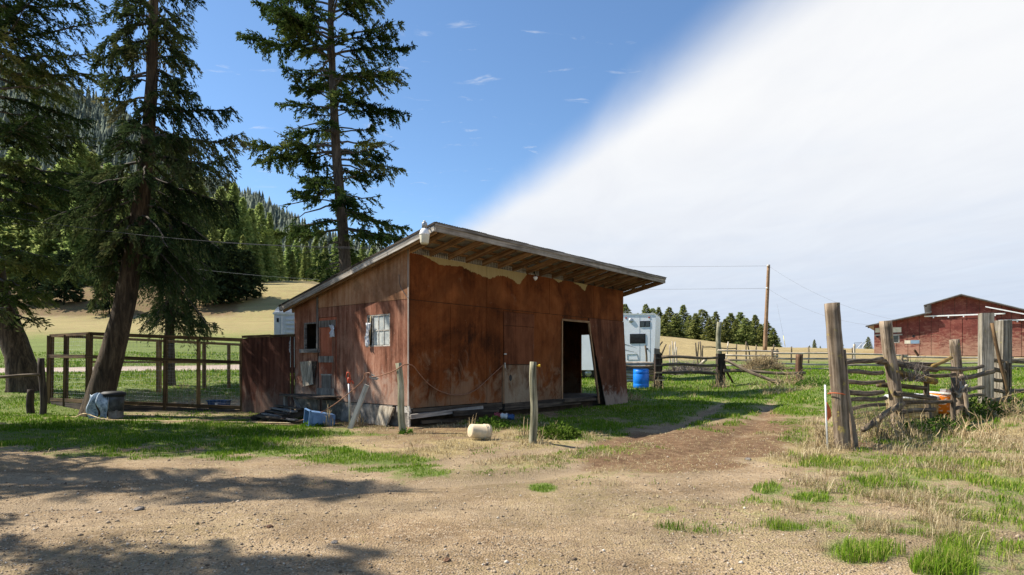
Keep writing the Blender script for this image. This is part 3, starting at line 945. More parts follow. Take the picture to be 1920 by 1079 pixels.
# toothed strips hanging between the rafters along the wall top
us2 = sorted(ralist)
mb = MB()
for a_, b_ in zip(us2[:-1], us2[1:]):
    if a_ < 0 or b_ > 6.6: continue
    n_ = max(3, int((b_ - a_) / .06))
    for j in range(1, n_):
        u = a_ + (b_ - a_) * j / n_
        mb.box((u - .014, -.022, WT - .01), (u + .014, -.008, zroof(0) - .05 - random.uniform(0, .02)))
tag(mb.build('eave_slats', MT['palewood'], shed), kind='stuff')
bl = MB()
for a_, b_ in zip(us2[:-1], us2[1:]):
    if a_ < 0 or b_ > SL + .05: continue
    bl.box((a_ + .024, .03, WT - .06), (b_ - .024, .06, zroof(.03) - .06))
tag(bl.build('eave_blocking', MT['darkboard'], shed), kind='stuff')

# ---- things on and around the shed
# yard light on the roof corner
pl = P(796, 437, (sw(-LO, -FO + .15, 0)).y - .12)
yl = E('yard_light', 'white dusk-to-dawn lamp with grey cap on the shed roof corner', 'lamp', pl)
MB().lathe([(.0, -.235), (.075, -.235), (.088, -.20), (.105, -.06), (.105, -.05)], 20, M=Matrix.Translation(pl - WM[yl.name].translation)).build('lamp_bowl', MT['ivory'], yl, True)
MB().lathe([(.108, -.05), (.112, -.03), (.085, .05), (.06, .085), (.0, .085)], 20).build('reflector', MT['white_paint'], yl, True)
MB().lathe([(.055, .085), (.058, .20), (.05, .215), (.0, .215)], 18).build('ballast_cap', MT['galv'], yl, True)
MB().lathe([(.028, .215), (.028, .25), (.0, .262)], 12).build('photocell', MT['white_plastic'], yl, True)
tip = SMI @ pl
arm = [pl - pl, WM[yl.name].inverted() @ sw(-LO + .12, -FO + .12, zroof(-FO) - .02), WM[yl.name].inverted() @ sw(-LO + .05, -FO + .1, zroof(-FO) - .12)]
MB().tube(smoothpath([(0.05, .02, .07), arm[1], arm[2]], 5), .016, 8).build('bracket', MT['galv'], yl, True)

# coiled service cables under the rake
def lw(px, py, u=-.04):
    v, z = lf(px, py, u)
    return sw(u, v, z)


sc = E('service_cable', 'looped white and black cables hanging under the shed rake', 'cable', lw(730, 500))
cable('cable_loop', smoothpath([lw(733, 470, -.33), lw(731, 492), lw(723, 505), lw(719, 512), lw(727, 521), lw(737, 513), lw(735, 497)]), .009, MT['white_plastic'], sc)
cable('cable_loop', smoothpath([lw(727, 474, -.33), lw(719, 497), lw(716, 517), lw(726, 518)]), .008, MT['darkwire'], sc)
cable('cable_loop', smoothpath([lw(717, 517), lw(725, 524), lw(734, 515), lw(737, 500), lw(734, 496)]), .008, MT['rope'], sc)
cable('cable_loop', smoothpath([lw(733, 495), lw(739, 497), lw(743, 505), lw(744, 509)]), .016, MT['galv'], sc)
tag(cable('wall_cable', smoothpath([lw(748, 515), lw(750, 535), lw(758, 550), lw(766, 560)]), .006, MT['darkwire']), 'thin dark cable running down the end wall near the corner', 'cable')
# small lamp under the eave
u_, z_ = fr(1004, 522, -.25)
ll = E('eave_lamp', 'small white flood lamp below the rafters of the front eave', 'lamp', sw(u_, -.25, z_))
MB().lathe([(0, -.05), (.06, -.045), (.05, .02), (.025, .06), (0, .06)], 14, M=Matrix.Rotation(R(55), 4, 'Y')).build('bulb', MT['white_paint'], ll, True)
MB().tube([(0, 0, .04), (-.02, .02, .14), (-.04, .08, .2)], .018, 8).build('lamp_holder', MT['black'], ll, True)

# rags
def rag(name, label, pts, wdt, cat='rag', mat=None):
    """a hanging strip of cloth along points on the end wall"""
    n = len(pts)
    V, f = [], []
    cols = 7
    for i, p in enumerate(pts):
        for k in range(cols):
            s = (k / (cols - 1) - .5) * wdt * random.uniform(.75, 1.2)
            off = .025 * math.sin(k * 1.9 + i * .8) + .01 * random.random()
            q = SMI @ Vector(p)
            V.append(sw(q.x - .02 + off - .03, q.y + s, q.z + random.uniform(-.012, .012)))
    for i in range(n - 1):
        for k in range(cols - 1):
            f.append((i * cols + k, i * cols + k + 1, (i + 1) * cols + k + 1, (i + 1) * cols + k))
    o = MB().raw(V, f).build(name, mat or MT['cloth'], smooth=True)
    md = o.modifiers.new('solid', 'SOLIDIFY'); md.thickness = .008
    return tag(o, label, cat)


rag('rag', 'torn white rag hanging out of the open window', smoothpath([lw(694, 606), lw(692, 622), lw(691, 636), lw(691, 651)], 4), .13)
rag('rag', 'pale knotted rag hanging on the narrow red door', smoothpath([lw(624, 610), lw(626, 620), lw(625, 632)], 5), .17)

# leaning boards under the hatch
for nm, pts, mat, lab in (('board', [(562, 679), (583, 677), (590, 721), (572, 725)], MT['palev'], 'pale leaning board below the dark hatch of the shed'),
                          ('board', [(578, 677), (593, 678), (591, 720), (585, 722)], MT['darkboard'], 'dark board behind the pale leaning board under the hatch')):
    pr = -.09 if mat is MT['palev'] else -.045
    poly = [(lambda a: SM @ Vector((pr - (.06 if i > 1 else 0), a[0], a[1])))(lf(p[0], p[1], pr)) for i, p in enumerate(pts)]
    ob = MB().prism(poly, SM.to_3x3() @ Vector((.022, 0, 0))).build(nm, mat)
    tag(ob, lab, 'board', 'boards leaning on the shed end wall')

# wooden stoop and broken pallet at the narrow door
st = E('door_stoop', 'broken dark wooden stoop with steps below the narrow door', 'steps', sw(-.5, 2.9, 0))
zs = lf(600, 742)[1] + .02
for k in range(4):
    beam('stoop_board', sw(-.12 - .18 * k, 2.55, zs - .02), sw(-.14 - .18 * k, 4.3, zs + .0), .16, .035, MT['darkboard'], st)
beam('stoop_leg', sw(-.62, 2.62, -.05), sw(-.62, 2.60, zs - .04), .08, .08, MT['darkboard'], st)
beam('stoop_leg', sw(-.62, 4.2, -.05), sw(-.62, 4.22, zs - .04), .08, .08, MT['greywood'], st)
beam('stoop_brace', sw(-.66, 3.3, .12), sw(-.64, 3.75, zs - .05), .07, .03, MT['greywood'], st)
for k in range(5):
    beam('step_board', sw(-.85 - .13 * k, 3.0 + .1 * k, .30 - .06 * k), sw(-.80 - .13 * k, 4.35, .33 - .06 * k), .12, .03, MT['greywood'] if k % 2 else MT['darkboard'], st)
beam('step_stringer', sw(-.6, 3.15, .26), sw(-1.5, 3.4, .02), .05, .14, MT['darkboard'], st)
beam('step_stringer', sw(-.6, 4.25, .28), sw(-1.5, 4.3, .02), .05, .14, MT['darkboard'], st)
for k in range(3):
    beam('fallen_board', sw(-1.0 - .2 * k, 2.5 + .2 * k, .05 + .03 * k), sw(-1.35 - .1 * k, 3.9, .08 + .03 * k), .11, .03, MT['greywood'] if k == 1 else MT['darkboard'], st)

# ------------------------------------------------------------------ trees
def m_bark(name, c1, c2, sc=(14, 14, 1.6), bstr=1.0):
    m, t = newmat(name)
    co = t.n('ShaderNodeTexCoord').outputs['Object']
    g = t.noise(t.mapping(co, sc), 1.0, 6, .7, 1.2)
    b = t.noise(co, 1.5, 3)
    col = t.ramp(t.math('ADD', t.math('MULTIPLY', g, .8), t.math('MULTIPLY', b, .2)), [(.36, [x * .3 for x in c1]), (.48, c1), (.66, c2)])
    finish(t, col, .95, g, bstr, .06)
    return m


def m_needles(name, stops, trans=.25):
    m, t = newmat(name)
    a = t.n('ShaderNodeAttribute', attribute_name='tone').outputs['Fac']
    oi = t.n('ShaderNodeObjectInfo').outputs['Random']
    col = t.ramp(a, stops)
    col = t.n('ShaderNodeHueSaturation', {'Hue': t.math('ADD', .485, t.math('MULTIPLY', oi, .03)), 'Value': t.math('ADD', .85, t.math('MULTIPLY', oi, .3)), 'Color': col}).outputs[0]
    d = t.n('ShaderNodeBsdfDiffuse', {0: col})
    tr = t.n('ShaderNodeBsdfTranslucent', {0: col})
    mx = t.n('ShaderNodeMixShader', {0: trans, 1: d.outputs[0], 2: tr.outputs[0]})
    t.n('ShaderNodeOutputMaterial', {0: mx.outputs[0]})
    return m


BARK = m_bark('dark_fir_bark', (.075, .058, .042), (.17, .135, .10))
BARKG = m_bark('furrowed_brown_bark', (.06, .042, .026), (.16, .115, .07), (9, 9, 1.2), 1.0)
BARKT = m_bark('grey_twig_bark', (.09, .075, .06), (.20, .175, .145), (10, 10, 4), .4)
NDF = m_needles('fir_needles', [(0, (.016, .032, .011)), (.40, (.052, .082, .022)), (.7, (.115, .140, .036)), (1, (.19, .185, .06))])
NDS = m_needles('spruce_needles', [(0, (.014, .030, .013)), (.42, (.048, .082, .030)), (.75, (.115, .150, .052)), (1, (.20, .20, .09))])
NFOR = m_needles('painted_sun_needles', [(0, (.085, .125, .045)), (.5, (.24, .31, .095)), (1, (.42, .45, .16))], .55)  # sunlit look painted in as a brighter, yellower needle colour
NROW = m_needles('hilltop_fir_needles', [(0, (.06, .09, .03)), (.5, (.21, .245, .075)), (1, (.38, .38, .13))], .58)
NMTN = m_needles('painted_haze_needles', [(0, (.10, .13, .115)), (.5, (.19, .225, .18)), (1, (.29, .31, .23))], .3)  # paler and bluer: distance haze painted into the needle colour


def needle_quads(B, D, L, W, tone, spread, g):
    """diamond tufts: bases B, directions D (n x 3), returns verts, quads, tone per vertex"""
    n = len(B)
    D = D + g.normal(0, spread, D.shape)
    D /= np.linalg.norm(D, axis=1, keepdims=True) + 1e-9
    S = np.cross(D, g.normal(0, 1, D.shape))
    S /= np.linalg.norm(S, axis=1, keepdims=True) + 1e-9
    L = np.broadcast_to(np.asarray(L, float), (n,))[:, None] * g.uniform(.6, 1.25, (n, 1))
    Wd = np.broadcast_to(np.asarray(W, float), (n,))[:, None] * g.uniform(.7, 1.3, (n, 1))
    V = np.stack([B, B + D * L * .45 + S * Wd * .5, B + D * L, B + D * L * .45 - S * Wd * .5], 1).reshape(-1, 3)
    Q = np.arange(n * 4).reshape(n, 4)
    T = np.repeat(tone, 4)
    return V, Q, T


def tube_np(P_, r, sides):
    n = len(P_)
    t = np.gradient(P_, axis=0)
    t /= np.linalg.norm(t, axis=1, keepdims=True) + 1e-9
    a = np.cross(t, np.array([.13, .31, .94])); a /= np.linalg.norm(a, axis=1, keepdims=True) + 1e-9
    b = np.cross(t, a)
    an = np.arange(sides) * 2 * np.pi / sides
    V = P_[:, None, :] + r[:, None, None] * (a[:, None, :] * np.cos(an)[None, :, None] + b[:, None, :] * np.sin(an)[None, :, None])
    i = np.arange(n - 1)[:, None] * sides; k = np.arange(sides)[None, :]; k2 = (k + 1) % sides
    Q = np.stack([i + k, i + k2, i + sides + k2, i + sides + k], -1).reshape(-1, 4)
    return V.reshape(-1, 3), Q


def conifer(seed, path, rad, limbs, needle=(.13, .036), step=.055, br_sp=.13, spread=.42, weep=0.0, flat=.5, trunk_sides=18, bark=BARK, tone0=.0, dens=1, bl_max=.95, jit=.03, flare=.25):
    """path: trunk points (n x 3, base at the origin), rad: radii; limbs: dicts with z, az, len, elev, droop, bare, leafy.
    Returns meshes (trunk, branches, crown)."""
    g = np.random.default_rng(seed)
    path = np.asarray(path, float)
    # trunk with a rough, flaring surface
    zz = np.linspace(0, 1, 46)
    s0 = np.linspace(0, 1, len(path))
    PP = np.stack([np.interp(zz, s0, path[:, k]) for k in range(3)], -1)
    for _ in range(2):
        PP[1:-1] = (PP[:-2] + 2 * PP[1:-1] + PP[2:]) / 4
    RR = np.interp(zz, s0, rad)
    TV, TQ = tube_np(PP, RR, trunk_sides)
    TVr = TV.reshape(len(zz), trunk_sides, 3)
    an = np.arange(trunk_sides)
    nz = fbm(an[None, :] * .9 + seed, zz[:, None] * 38, 3, seed)
    c = PP[:, None, :]
    fl = 1 + flare * np.exp(-zz * 34)[:, None] * (.6 + .6 * np.sin(an * 2 * np.pi / trunk_sides * 4 + seed))[None, :]
    TVr = c + (TVr - c) * ((.90 + .22 * nz) * fl)[:, :, None]
    trunk = np_mesh('trunk', TVr.reshape(-1, 3), TQ[:, ::-1])
    LV, LQ, lo = [], [], 0
    NV, NQ, NTn, no = [], [], [], 0
    tz = PP[:, 2]
    for lm in limbs:
        z, az, L = lm['z'], lm['az'], lm['len']
        base = np.array([np.interp(z, tz, PP[:, k]) for k in range(3)])
        r0 = np.interp(z, tz, RR)
        el, dr = lm['elev'], lm['droop']
        n = 9
        s = np.linspace(0, 1, n)
        hd = np.array([math.cos(az), math.sin(az), 0])
        side = np.array([-hd[1], hd[0], 0])
        bendv = g.normal(0, .12)
        zc = L * (math.sin(el) * s - dr * s ** 1.8 + lm.get('up', .12) * s ** 4)
        pts = base + hd * (L * math.cos(el) * s)[:, None] + side * (L * bendv * s ** 2)[:, None] + np.array([0, 0, 1.0]) * zc[:, None]
        pts[1:-1] += g.normal(0, .012 * L, (n - 2, 3))
        lr = max(.010, min(.018 + .013 * L, r0 * .5))
        V, Q = tube_np(pts, np.linspace(lr, lr * .22, n), 5)
        LV.append(V); LQ.append(Q + lo); lo += len(V)
        tone_l = np.clip(g.normal(.42 + tone0, .17), 0, 1)
        bare = lm.get('bare', .22)
        nb = max(3, int(L * (1 - bare) / br_sp))
        leafy = lm.get('leafy', 1.0)
        for b in range(nb):
            t = bare + (1 - bare) * (b + g.random()) / nb
            for sg in (-1, 1):
                if g.random() > leafy: continue
                i = min(int(t * (n - 1)), n - 2); ft = t * (n - 1) - i
                p = pts[i] * (1 - ft) + pts[i + 1] * ft
                tg = pts[i + 1] - pts[i]; tg /= np.linalg.norm(tg)
                sd = np.cross(tg, [0, 0, 1.0]); sd /= np.linalg.norm(sd) + 1e-9
                an_ = R(g.uniform(35, 72))
                d = tg * math.cos(an_) + sd * sg * math.sin(an_) + np.array([0, 0, g.normal(-.05, .22 * flat + .05)])
                bl = min(bl_max, (.24 + .42 * L * (1 - t) ** .8 * (.5 + .5 * min(1, (t - bare) * 4 + .3)))) * g.uniform(.5, 1.2)
                wp = weep * g.uniform(.3, 1.5)
                bl *= 1 + wp * .6
                m = max(2, int(bl / step))
                q = (np.arange(m) + g.random(m)) / m
                B = p + d * (bl * q)[:, None] * (1 - .55 * min(1, wp) * q[:, None])
                B[:, 2] -= bl * (0.25 * q ** 2 + wp * q ** 1.3)
                Dv = np.tile(d, (m, 1)); Dv[:, 2] -= .35 * q + wp * 1.2
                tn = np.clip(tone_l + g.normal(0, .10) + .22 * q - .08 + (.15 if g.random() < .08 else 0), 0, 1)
                for _ in range(dens):
                    v, qd, tt_ = needle_quads(B + g.normal(0, jit, B.shape) * (.35 + q)[:, None], Dv, needle[0], needle[1], tn, spread, g)
                    NV.append(v); NQ.append(qd + no); NTn.append(tt_); no += len(v)
                # twig
                V, Q = tube_np(np.stack([p, p + (B[-1] - p) * .5 + [0, 0, .02 * bl], B[-1]]), np.array([.007, .005, .002]), 3)
                LV.append(V); LQ.append(Q + lo); lo += len(V)
    print('TREE', seed, no // 4, flush=True)
    br = np_mesh('branches', np.concatenate(LV), np.concatenate(LQ)[:, ::-1])
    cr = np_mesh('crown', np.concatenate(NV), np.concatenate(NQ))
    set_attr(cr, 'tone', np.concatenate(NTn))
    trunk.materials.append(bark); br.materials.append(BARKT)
    trunk.polygons.foreach_set('use_smooth', [True] * len(trunk.polygons))
    return trunk, br, cr


def tree_thing(name, label, loc, meshes, needles, rotz=0.0, group=None, scale=1.0):
    e = E(name, label, 'tree', loc, rotz, group)
    if scale != 1.0:
        e.scale = (scale,) * 3
    for nm, me in zip(('trunk', 'branches', 'crown'), meshes):
        if nm == 'crown' and not me.materials: me.materials.append(needles)
        o = bpy.data.objects.new(nm, me); COL.objects.link(o); o.parent = e
        WM[o.name] = WM[e.name]
    return e


def make_limbs(g, z0, z1, n, lenf, elevf, droopf, **kw):
    out = []
    for i in range(n):
        f = (i + g.random() * .8) / n
        z = z0 + (z1 - z0) * f
        az = (i * 2.39996 + g.normal(0, .6)) % (2 * math.pi)
        if vnoise(np.array(z * .55), np.array(az * 1.3), 5) < .24: continue
        d = dict(z=z, az=az, len=lenf(z) * (.38 + .80 * g.beta(2.2, 1.4)), elev=R(elevf(z) + g.normal(0, 7)), droop=droopf(z) * g.uniform(.6, 1.4))
        d.update({k: (v(z, g) if callable(v) else v) for k, v in kw.items()})
        if g.random() < .09: d.update(leafy=.03, bare=.3, len=d['len'] * .75)
        out.append(d)
    return out


ip = np.interp
# tall open fir behind the shed
g = np.random.default_rng(31)
D3 = 28.0
b3 = on(654, D3)


def rel(pts, base):
    return np.array([(p - base)[:] for p in pts])


path3 = rel([b3, P(648, 500, D3), P(640, 400, D3), P(630, 280, D3), P(624, 160, D3), P(620, 40, D3), P(620, -60, D3), P(622, -170, D3)], b3)
path3[0] = (0, 0, -.3)
Z3 = path3[-1][2]
zr = lambda py: CZ + (HY - py) / F * D3 - b3.z       # photo row to height on this tree
limb3 = make_limbs(g, zr(515), Z3 - .3, 128, lambda z: ip(z, [zr(500), zr(440), zr(400), zr(330), zr(290), zr(200), zr(100), zr(0), Z3], [1.3, 2.7, 2.5, 2.0, 2.7, 2.5, 3.3, 2.6, .3]),
                   lambda z: ip(z, [5, 9, 14, 24], [-4, 6, 14, 32]), lambda z: ip(z, [5, 10, 20], [.26, .22, .12]), bare=lambda z, g: g.uniform(.20, .45), leafy=lambda z, g: g.uniform(.75, 1.0) if g.random() > .14 else .15)
# long named limbs seen in the photo
for py, az, L, el, dr in ((430, 3.2, 3.5, -8, .05), (425, -.1, 3.1, -8, .2), (395, .2, 3.1, -10, .12), (285, 3.0, 4.1, 4, .2), (275, 3.35, 4.0, -2, .12), (300, .1, 2.9, 2, .3), (95, 3.1, 4.6, 12, .1), (105, .0, 3.8, 16, .2),
                          (60, 3.3, 3.6, 20, .1), (190, .2, 3.4, 6, .3), (150, -.2, 3.6, 8, .3), (25, .1, 3.2, 24, .1)):
    limb3.append(dict(z=zr(py), az=az, len=L, elev=R(el), droop=dr, bare=.2, leafy=1.0))
for py, az, L, el, dr in ((500, 3.0, 1.6, 10, .5), (385, 3.25, 2.6, -2, .35), (360, 3.05, 2.9, -2, .30), (230, 3.2, 2.3, 4, .3), (245, 3.0, 2.5, 10, .35), (240, .0, 2.0, 8, .45)):
    limb3.append(dict(z=zr(py), az=az, len=L, elev=R(el), droop=dr, bare=.5, leafy=.08))
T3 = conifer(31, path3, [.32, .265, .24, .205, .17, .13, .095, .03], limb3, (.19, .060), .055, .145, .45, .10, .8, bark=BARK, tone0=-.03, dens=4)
tree_thing('fir_tree', 'tall open fir with a bare lower trunk rising behind the shed roof', b3, T3, NDF)

# leaning weeping spruce by the pen
g = np.random.default_rng(52)
D2 = 16.3
b2 = on(172, D2)
path2 = rel([b2, P(203, 690, D2), P(228, 600, D2), P(246, 500, D2 + .1), P(262, 400, D2 + .2), P(276, 280, D2 + .2), P(284, 170, D2 + .2), P(287, 60, D2 + .2), P(290, -60, D2 + .2), P(292, -330, D2 + .2)], b2)
path2[0] = (0, 0, -.35)
Z2 = path2[-1][2]
zr2 = lambda py: CZ + (HY - py) / F * D2 - b2.z
limb2 = make_limbs(g, zr2(505), Z2 - .4, 96, lambda z: ip(z, [zr2(500), zr2(420), zr2(330), zr2(240), zr2(180), zr2(100), zr2(50), zr2(0), Z2], [.9, 1.3, 1.6, 1.8, 1.4, .85, 1.0, 1.4, .4]),
                   lambda z: ip(z, [3, 8, 16], [-6, 2, 16]), lambda z: ip(z, [3, 8, 16], [.75, .5, .28]), bare=lambda z, g: g.uniform(.12, .35), up=.3)
for py, az, L, el, dr, up in ((250, .15, 2.5, 4, .3, .3), (290, -.1, 2.5, 0, .35, .3), (200, .1, 2.2, 6, .25, .2), (330, .3, 2.3, -4, .4, .25), (330, 2.9, 2.3, -6, .4, .1), (350, 3.4, 2.2, -8, .45, .1), (400, 3.2, 1.9, -8, .7, 0), (300, 3.1, 2.0, 0, .4, .2),
                              (450, 3.3, 1.2, -12, 1.3, 0), (430, 2.7, 1.3, -10, 1.1, 0), (450, -.2, 1.6, -8, .7, .0), (470, .2, 1.9, -14, .9, .1), (440, .5, 2.0, -10, .6, .1), (380, .1, 2.0, -4, .6, .1), (400, -.5, 1.8, -6, .6, .1), (70, 3.1, 1.6, 12, .55, 0), (40, 3.3, 1.5, 12, .8, 0)):
    limb2.append(dict(z=zr2(py), az=az, len=L, elev=R(el), droop=dr, bare=.15, up=up))
for py, az, L, el, dr in ((95, 3.0, 1.3, 8, .0), (130, 3.3, 1.4, -8, .3), (135, .1, 1.0, 2, .4), (520, 2.9, .8, 20, .0)):
    limb2.append(dict(z=zr2(py), az=az, len=L, elev=R(el), droop=dr, bare=.5, leafy=.03))
T2 = conifer(52, path2, [.36, .305, .265, .24, .21, .17, .145, .125, .10, .03], limb2, (.125, .036), .036, .125, .40, .46, .5, bark=BARKG, tone0=.0, dens=4)
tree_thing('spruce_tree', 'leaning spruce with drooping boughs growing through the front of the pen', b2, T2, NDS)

# big old fir at the left edge
g = np.random.default_rng(77)
D1 = 21.5
b1 = on(52, D1)
path1 = rel([b1, P(40, 680, D1), P(16, 610, D1), P(-10, 540, D1), P(-26, 430, D1), P(-24, 300, D1), P(-28, 150, D1), P(-30, 0, D1), P(-30, -150, D1), P(-32, -420, D1)], b1)
path1[0] = (0, 0, -.5)
Z1 = path1[-1][2]
zr1 = lambda py: CZ + (HY - py) / F * D1 - b1.z
limb1 = make_limbs(g, zr1(400), Z1 - .5, 88, lambda z: ip(z, [zr1(400), zr1(340), zr1(250), zr1(150), zr1(60), zr1(-100), Z1], [2.2, 2.6, 3.2, 3.3, 3.3, 3.0, .6]),
                   lambda z: ip(z, [5, 10, 18], [-2, 6, 18]), lambda z: ip(z, [5, 10, 18], [.3, .24, .12]), bare=lambda z, g: g.uniform(.12, .35))
for py, az, L, el, dr, ba, lf_ in ((75, .05, 3.9, 10, .02, .3, .55), (130, .1, 4.2, -2, .05, .2, 1), (110, -.2, 4.1, 0, .1, .2, 1), (250, .1, 3.4, 4, .16, .2, 1), (60, -.3, 3.6, 14, .1, .2, 1), (20, .2, 3.7, 12, .1, .25, 1), (165, -.1, 3.0, -2, .05, .85, .1),
                                   (330, -.1, 3.6, -4, .2, .15, 1), (370, .2, 3.4, -6, .15, .15, 1), (300, .3, 3.6, -4, .15, .15, 1), (455, -.4, 3.2, -8, .18, .1, 1), (470, -.8, 3.0, -4, .25, .1, 1), (520, -.5, 2.8, -8, .2, .1, 1), (480, .0, 3.2, -4, .16, .1, 1), (550, -.7, 2.4, -8, .12, .1, 1), (585, -.3, 1.8, -10, .1, .35, .9)):
    limb1.append(dict(z=zr1(py), az=az, len=L, elev=R(el), droop=dr, bare=ba, leafy=lf_, up=.1))
T1 = conifer(77, path1, [.50, .43, .39, .36, .32, .28, .25, .21, .16, .03], limb1, (.155, .042), .045, .15, .42, .25, .8, bark=BARKG, tone0=.0, dens=3, flare=.8)
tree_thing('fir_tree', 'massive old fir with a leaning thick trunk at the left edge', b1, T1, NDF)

# slimmer spruce standing just behind the pen
g = np.random.default_rng(91)
D4 = 23.0
b4 = on(318, D4)
path4 = rel([b4, P(318, 640, D4), P(319, 560, D4), P(322, 450, D4), P(325, 330, D4), P(326, 230, D4)], b4)
path4[0] = (0, 0, -.3)
zr4 = lambda py: CZ + (HY - py) / F * D4 - b4.z
limb4 = make_limbs(g, zr4(600), path4[-1][2] - .3, 78, lambda z: ip(z, [zr4(600), zr4(540), zr4(450), zr4(330), zr4(230)], [1.1, 1.5, 1.7, 1.3, .3]),
                   lambda z: -4, lambda z: .5, bare=.1, up=.1)
for py, az, L, el, dr in ((600, -.15, 1.75, -10, .04), (590, .1, 1.6, -6, .2), (585, -.5, 1.5, -4, .2), (612, .0, 1.3, -6, .15), (575, 3.1, 1.2, -4, .3)):
    limb4.append(dict(z=zr4(py), az=az, len=L, elev=R(el), droop=dr, bare=.2))
for py, az, L, el, dr in ((605, 3.2, 1.1, 0, .5), (610, 2.8, .8, 0, .6)):
    limb4.append(dict(z=zr4(py), az=az, len=L, elev=R(el), droop=dr, bare=.6, leafy=.06))
T4 = conifer(91, path4, [.20, .17, .15, .11, .06, .02], limb4, (.15, .036), .055, .105, .45, .5, .6, bark=BARK, tone0=-.05, dens=2)
tree_thing('spruce_tree', 'small dark spruce with low boughs standing just behind the pen', b4, T4, NDS)

# the rest of that row of trees continues to the left beside the yard; their shade falls on the gravel
off = [((-12.8, 7.5), T2, NDS, .80, 1.2), ((-14.2, 13.7), T4, NDS, 1.2, .6), ((-12.6, 11.7), T4, NDS, 1.0, 2.2), ((-9.0, 5.6), T2, NDS, .85, 3.4)]
for (x, y), T, nd_, s_, rz in off:
    tree_thing('spruce_tree', 'spruce of the tree row beside the yard, beyond the left edge', (x, y, float(hgt(x, y))), T, nd_, rz, 'spruces of the row beside the yard', s_)


# distant conifers: light single meshes
def small_conifer(seed, H, rmax, n, leaf, gap=.12, crown0=.06, shape=.85):
    g = np.random.default_rng(seed)
    k = 26
    m = n // k
    fb = crown0 + (1 - crown0) * (np.arange(m) + g.random(m)) / m
    fb = 1 - (1 - fb) ** 1.0
    az = np.arange(m) * 2.39996 + g.normal(0, .5, m)
    Lb = rmax * (1 - fb) ** shape * g.uniform(.55, 1.25, m) + .009 * H
    t_ = g.random((m, k)) ** .7
    wdt = .30 * Lb[:, None] * (1.05 - t_) + .03 * rmax
    lat = g.normal(0, 1, (m, k)) * wdt * .7
    ca, sa = np.cos(az)[:, None], np.sin(az)[:, None]
    rr = Lb[:, None] * t_
    up = .25 * (fb - .35)[:, None]
    zz_ = fb[:, None] * H + rr * up - .22 * Lb[:, None] * t_ ** 2 + g.normal(0, .05, (m, k)) * rmax * .5
    B = np.stack([rr * ca - lat * sa, rr * sa + lat * ca, zz_], -1).reshape(-1, 3)
    D = np.stack([np.broadcast_to(ca, (m, k)), np.broadcast_to(sa, (m, k)), np.full((m, k), -.15) + up], -1).reshape(-1, 3)
    tb_ = g.normal(0, .12, m)[:, None]
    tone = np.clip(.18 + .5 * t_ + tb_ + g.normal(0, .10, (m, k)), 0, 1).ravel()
    sz = np.repeat(.55 + .6 * (1 - fb), k)
    V, Q, T = needle_quads(B, D, leaf * sz, leaf * .42 * sz, tone, .45, g)
    # trunk
    zz = np.linspace(-.5, H, 6)
    TV, TQ = tube_np(np.stack([0 * zz, 0 * zz, zz], -1), np.linspace(H * .014, .02, 6), 5)
    me = np_mesh('conifer', np.vstack([V, TV]), np.vstack([Q, TQ + len(V)]))
    set_attr(me, 'tone', np.concatenate([T, np.zeros(len(TV))]))
    return me


def with_mats(me, nd_):
    me.materials.append(nd_); return me


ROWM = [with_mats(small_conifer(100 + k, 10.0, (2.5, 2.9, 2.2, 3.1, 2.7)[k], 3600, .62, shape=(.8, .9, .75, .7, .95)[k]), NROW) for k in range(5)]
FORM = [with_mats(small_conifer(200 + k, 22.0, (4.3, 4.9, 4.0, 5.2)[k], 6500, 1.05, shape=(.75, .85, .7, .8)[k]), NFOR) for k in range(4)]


def far_tree(name, label, loc, me, rz, sc, group):
    o = link(name, me, Mw=Matrix.Translation(Vector(loc)) @ Matrix.Rotation(rz, 4, 'Z') @ Matrix.Diagonal((sc[0], sc[0], sc[1], 1)))
    return tag(o, label, 'tree', group)


ROW = [(1172, 571, 632, 'half hidden dark conifer just right of the shed wall'), (1196, 588, 634, 'short conifer showing above the white trailer roof'), (1211, 571, 634, 'broad feathery conifer above the corner of the white trailer'), (1223, 579, 635, 'thin conifer right of the trailer corner'),
       (1235, 577, 636, 'yellowish conifer right beside the white trailer'), (1255, 577, 639, 'narrow pointed conifer second right of the trailer'), (1281, 573, 641, 'tallest bushy conifer of the hilltop row'),
       (1304, 588, 643, 'pale low conifer right of the tallest one on the hilltop'), (1317, 581, 645, 'broad light green conifer in the middle of the hilltop row'), (1342, 585, 646, 'dark conifer directly behind the tall thin fence post'), (1359, 599, 648, 'low conifer right behind the tall thin fence post'),
       (1370, 588, 649, 'slim conifer between the tall thin post and utility pole'), (1388, 586, 650, 'grey green conifer halfway between post and utility pole'), (1398, 597, 651, 'squat conifer in a gap of the hilltop row'), (1416, 591, 652, 'full dark conifer just left of the utility pole'),
       (1437, 603, 654, 'conifer directly behind the utility pole'), (1246, 590, 640, 'low conifer wedged third right of the trailer'), (1268, 588, 641, 'short dark conifer left of the tallest bushy one'), (1293, 592, 643, 'short conifer touching the right side of the tallest bushy one'), (1330, 597, 646, 'short conifer left of the tall thin fence post top'), (1380, 600, 650, 'low conifer in front of the grey green one'), (1407, 603, 652, 'low conifer second left of the utility pole'), (1426, 608, 654, 'low conifer touching the left side of the utility pole'), (1228, 596, 636, 'low conifer in the gap right of the trailer corner'), (1450, 616, 656, 'last conifer of the hilltop row, right of the utility pole')]
for i, (px, pt, pb, lab) in enumerate(ROW):
    d = 176 + (i * 7) % 22
    p = on(px, d)
    H = (HY - pt) / F * d + CZ - p.z
    far_tree('conifer_tree', lab, p, ROWM[i % 5], i * 1.7, (H / 10 * random.uniform(1.3, 1.9), H / 10), 'conifers in a row on the hilltop')
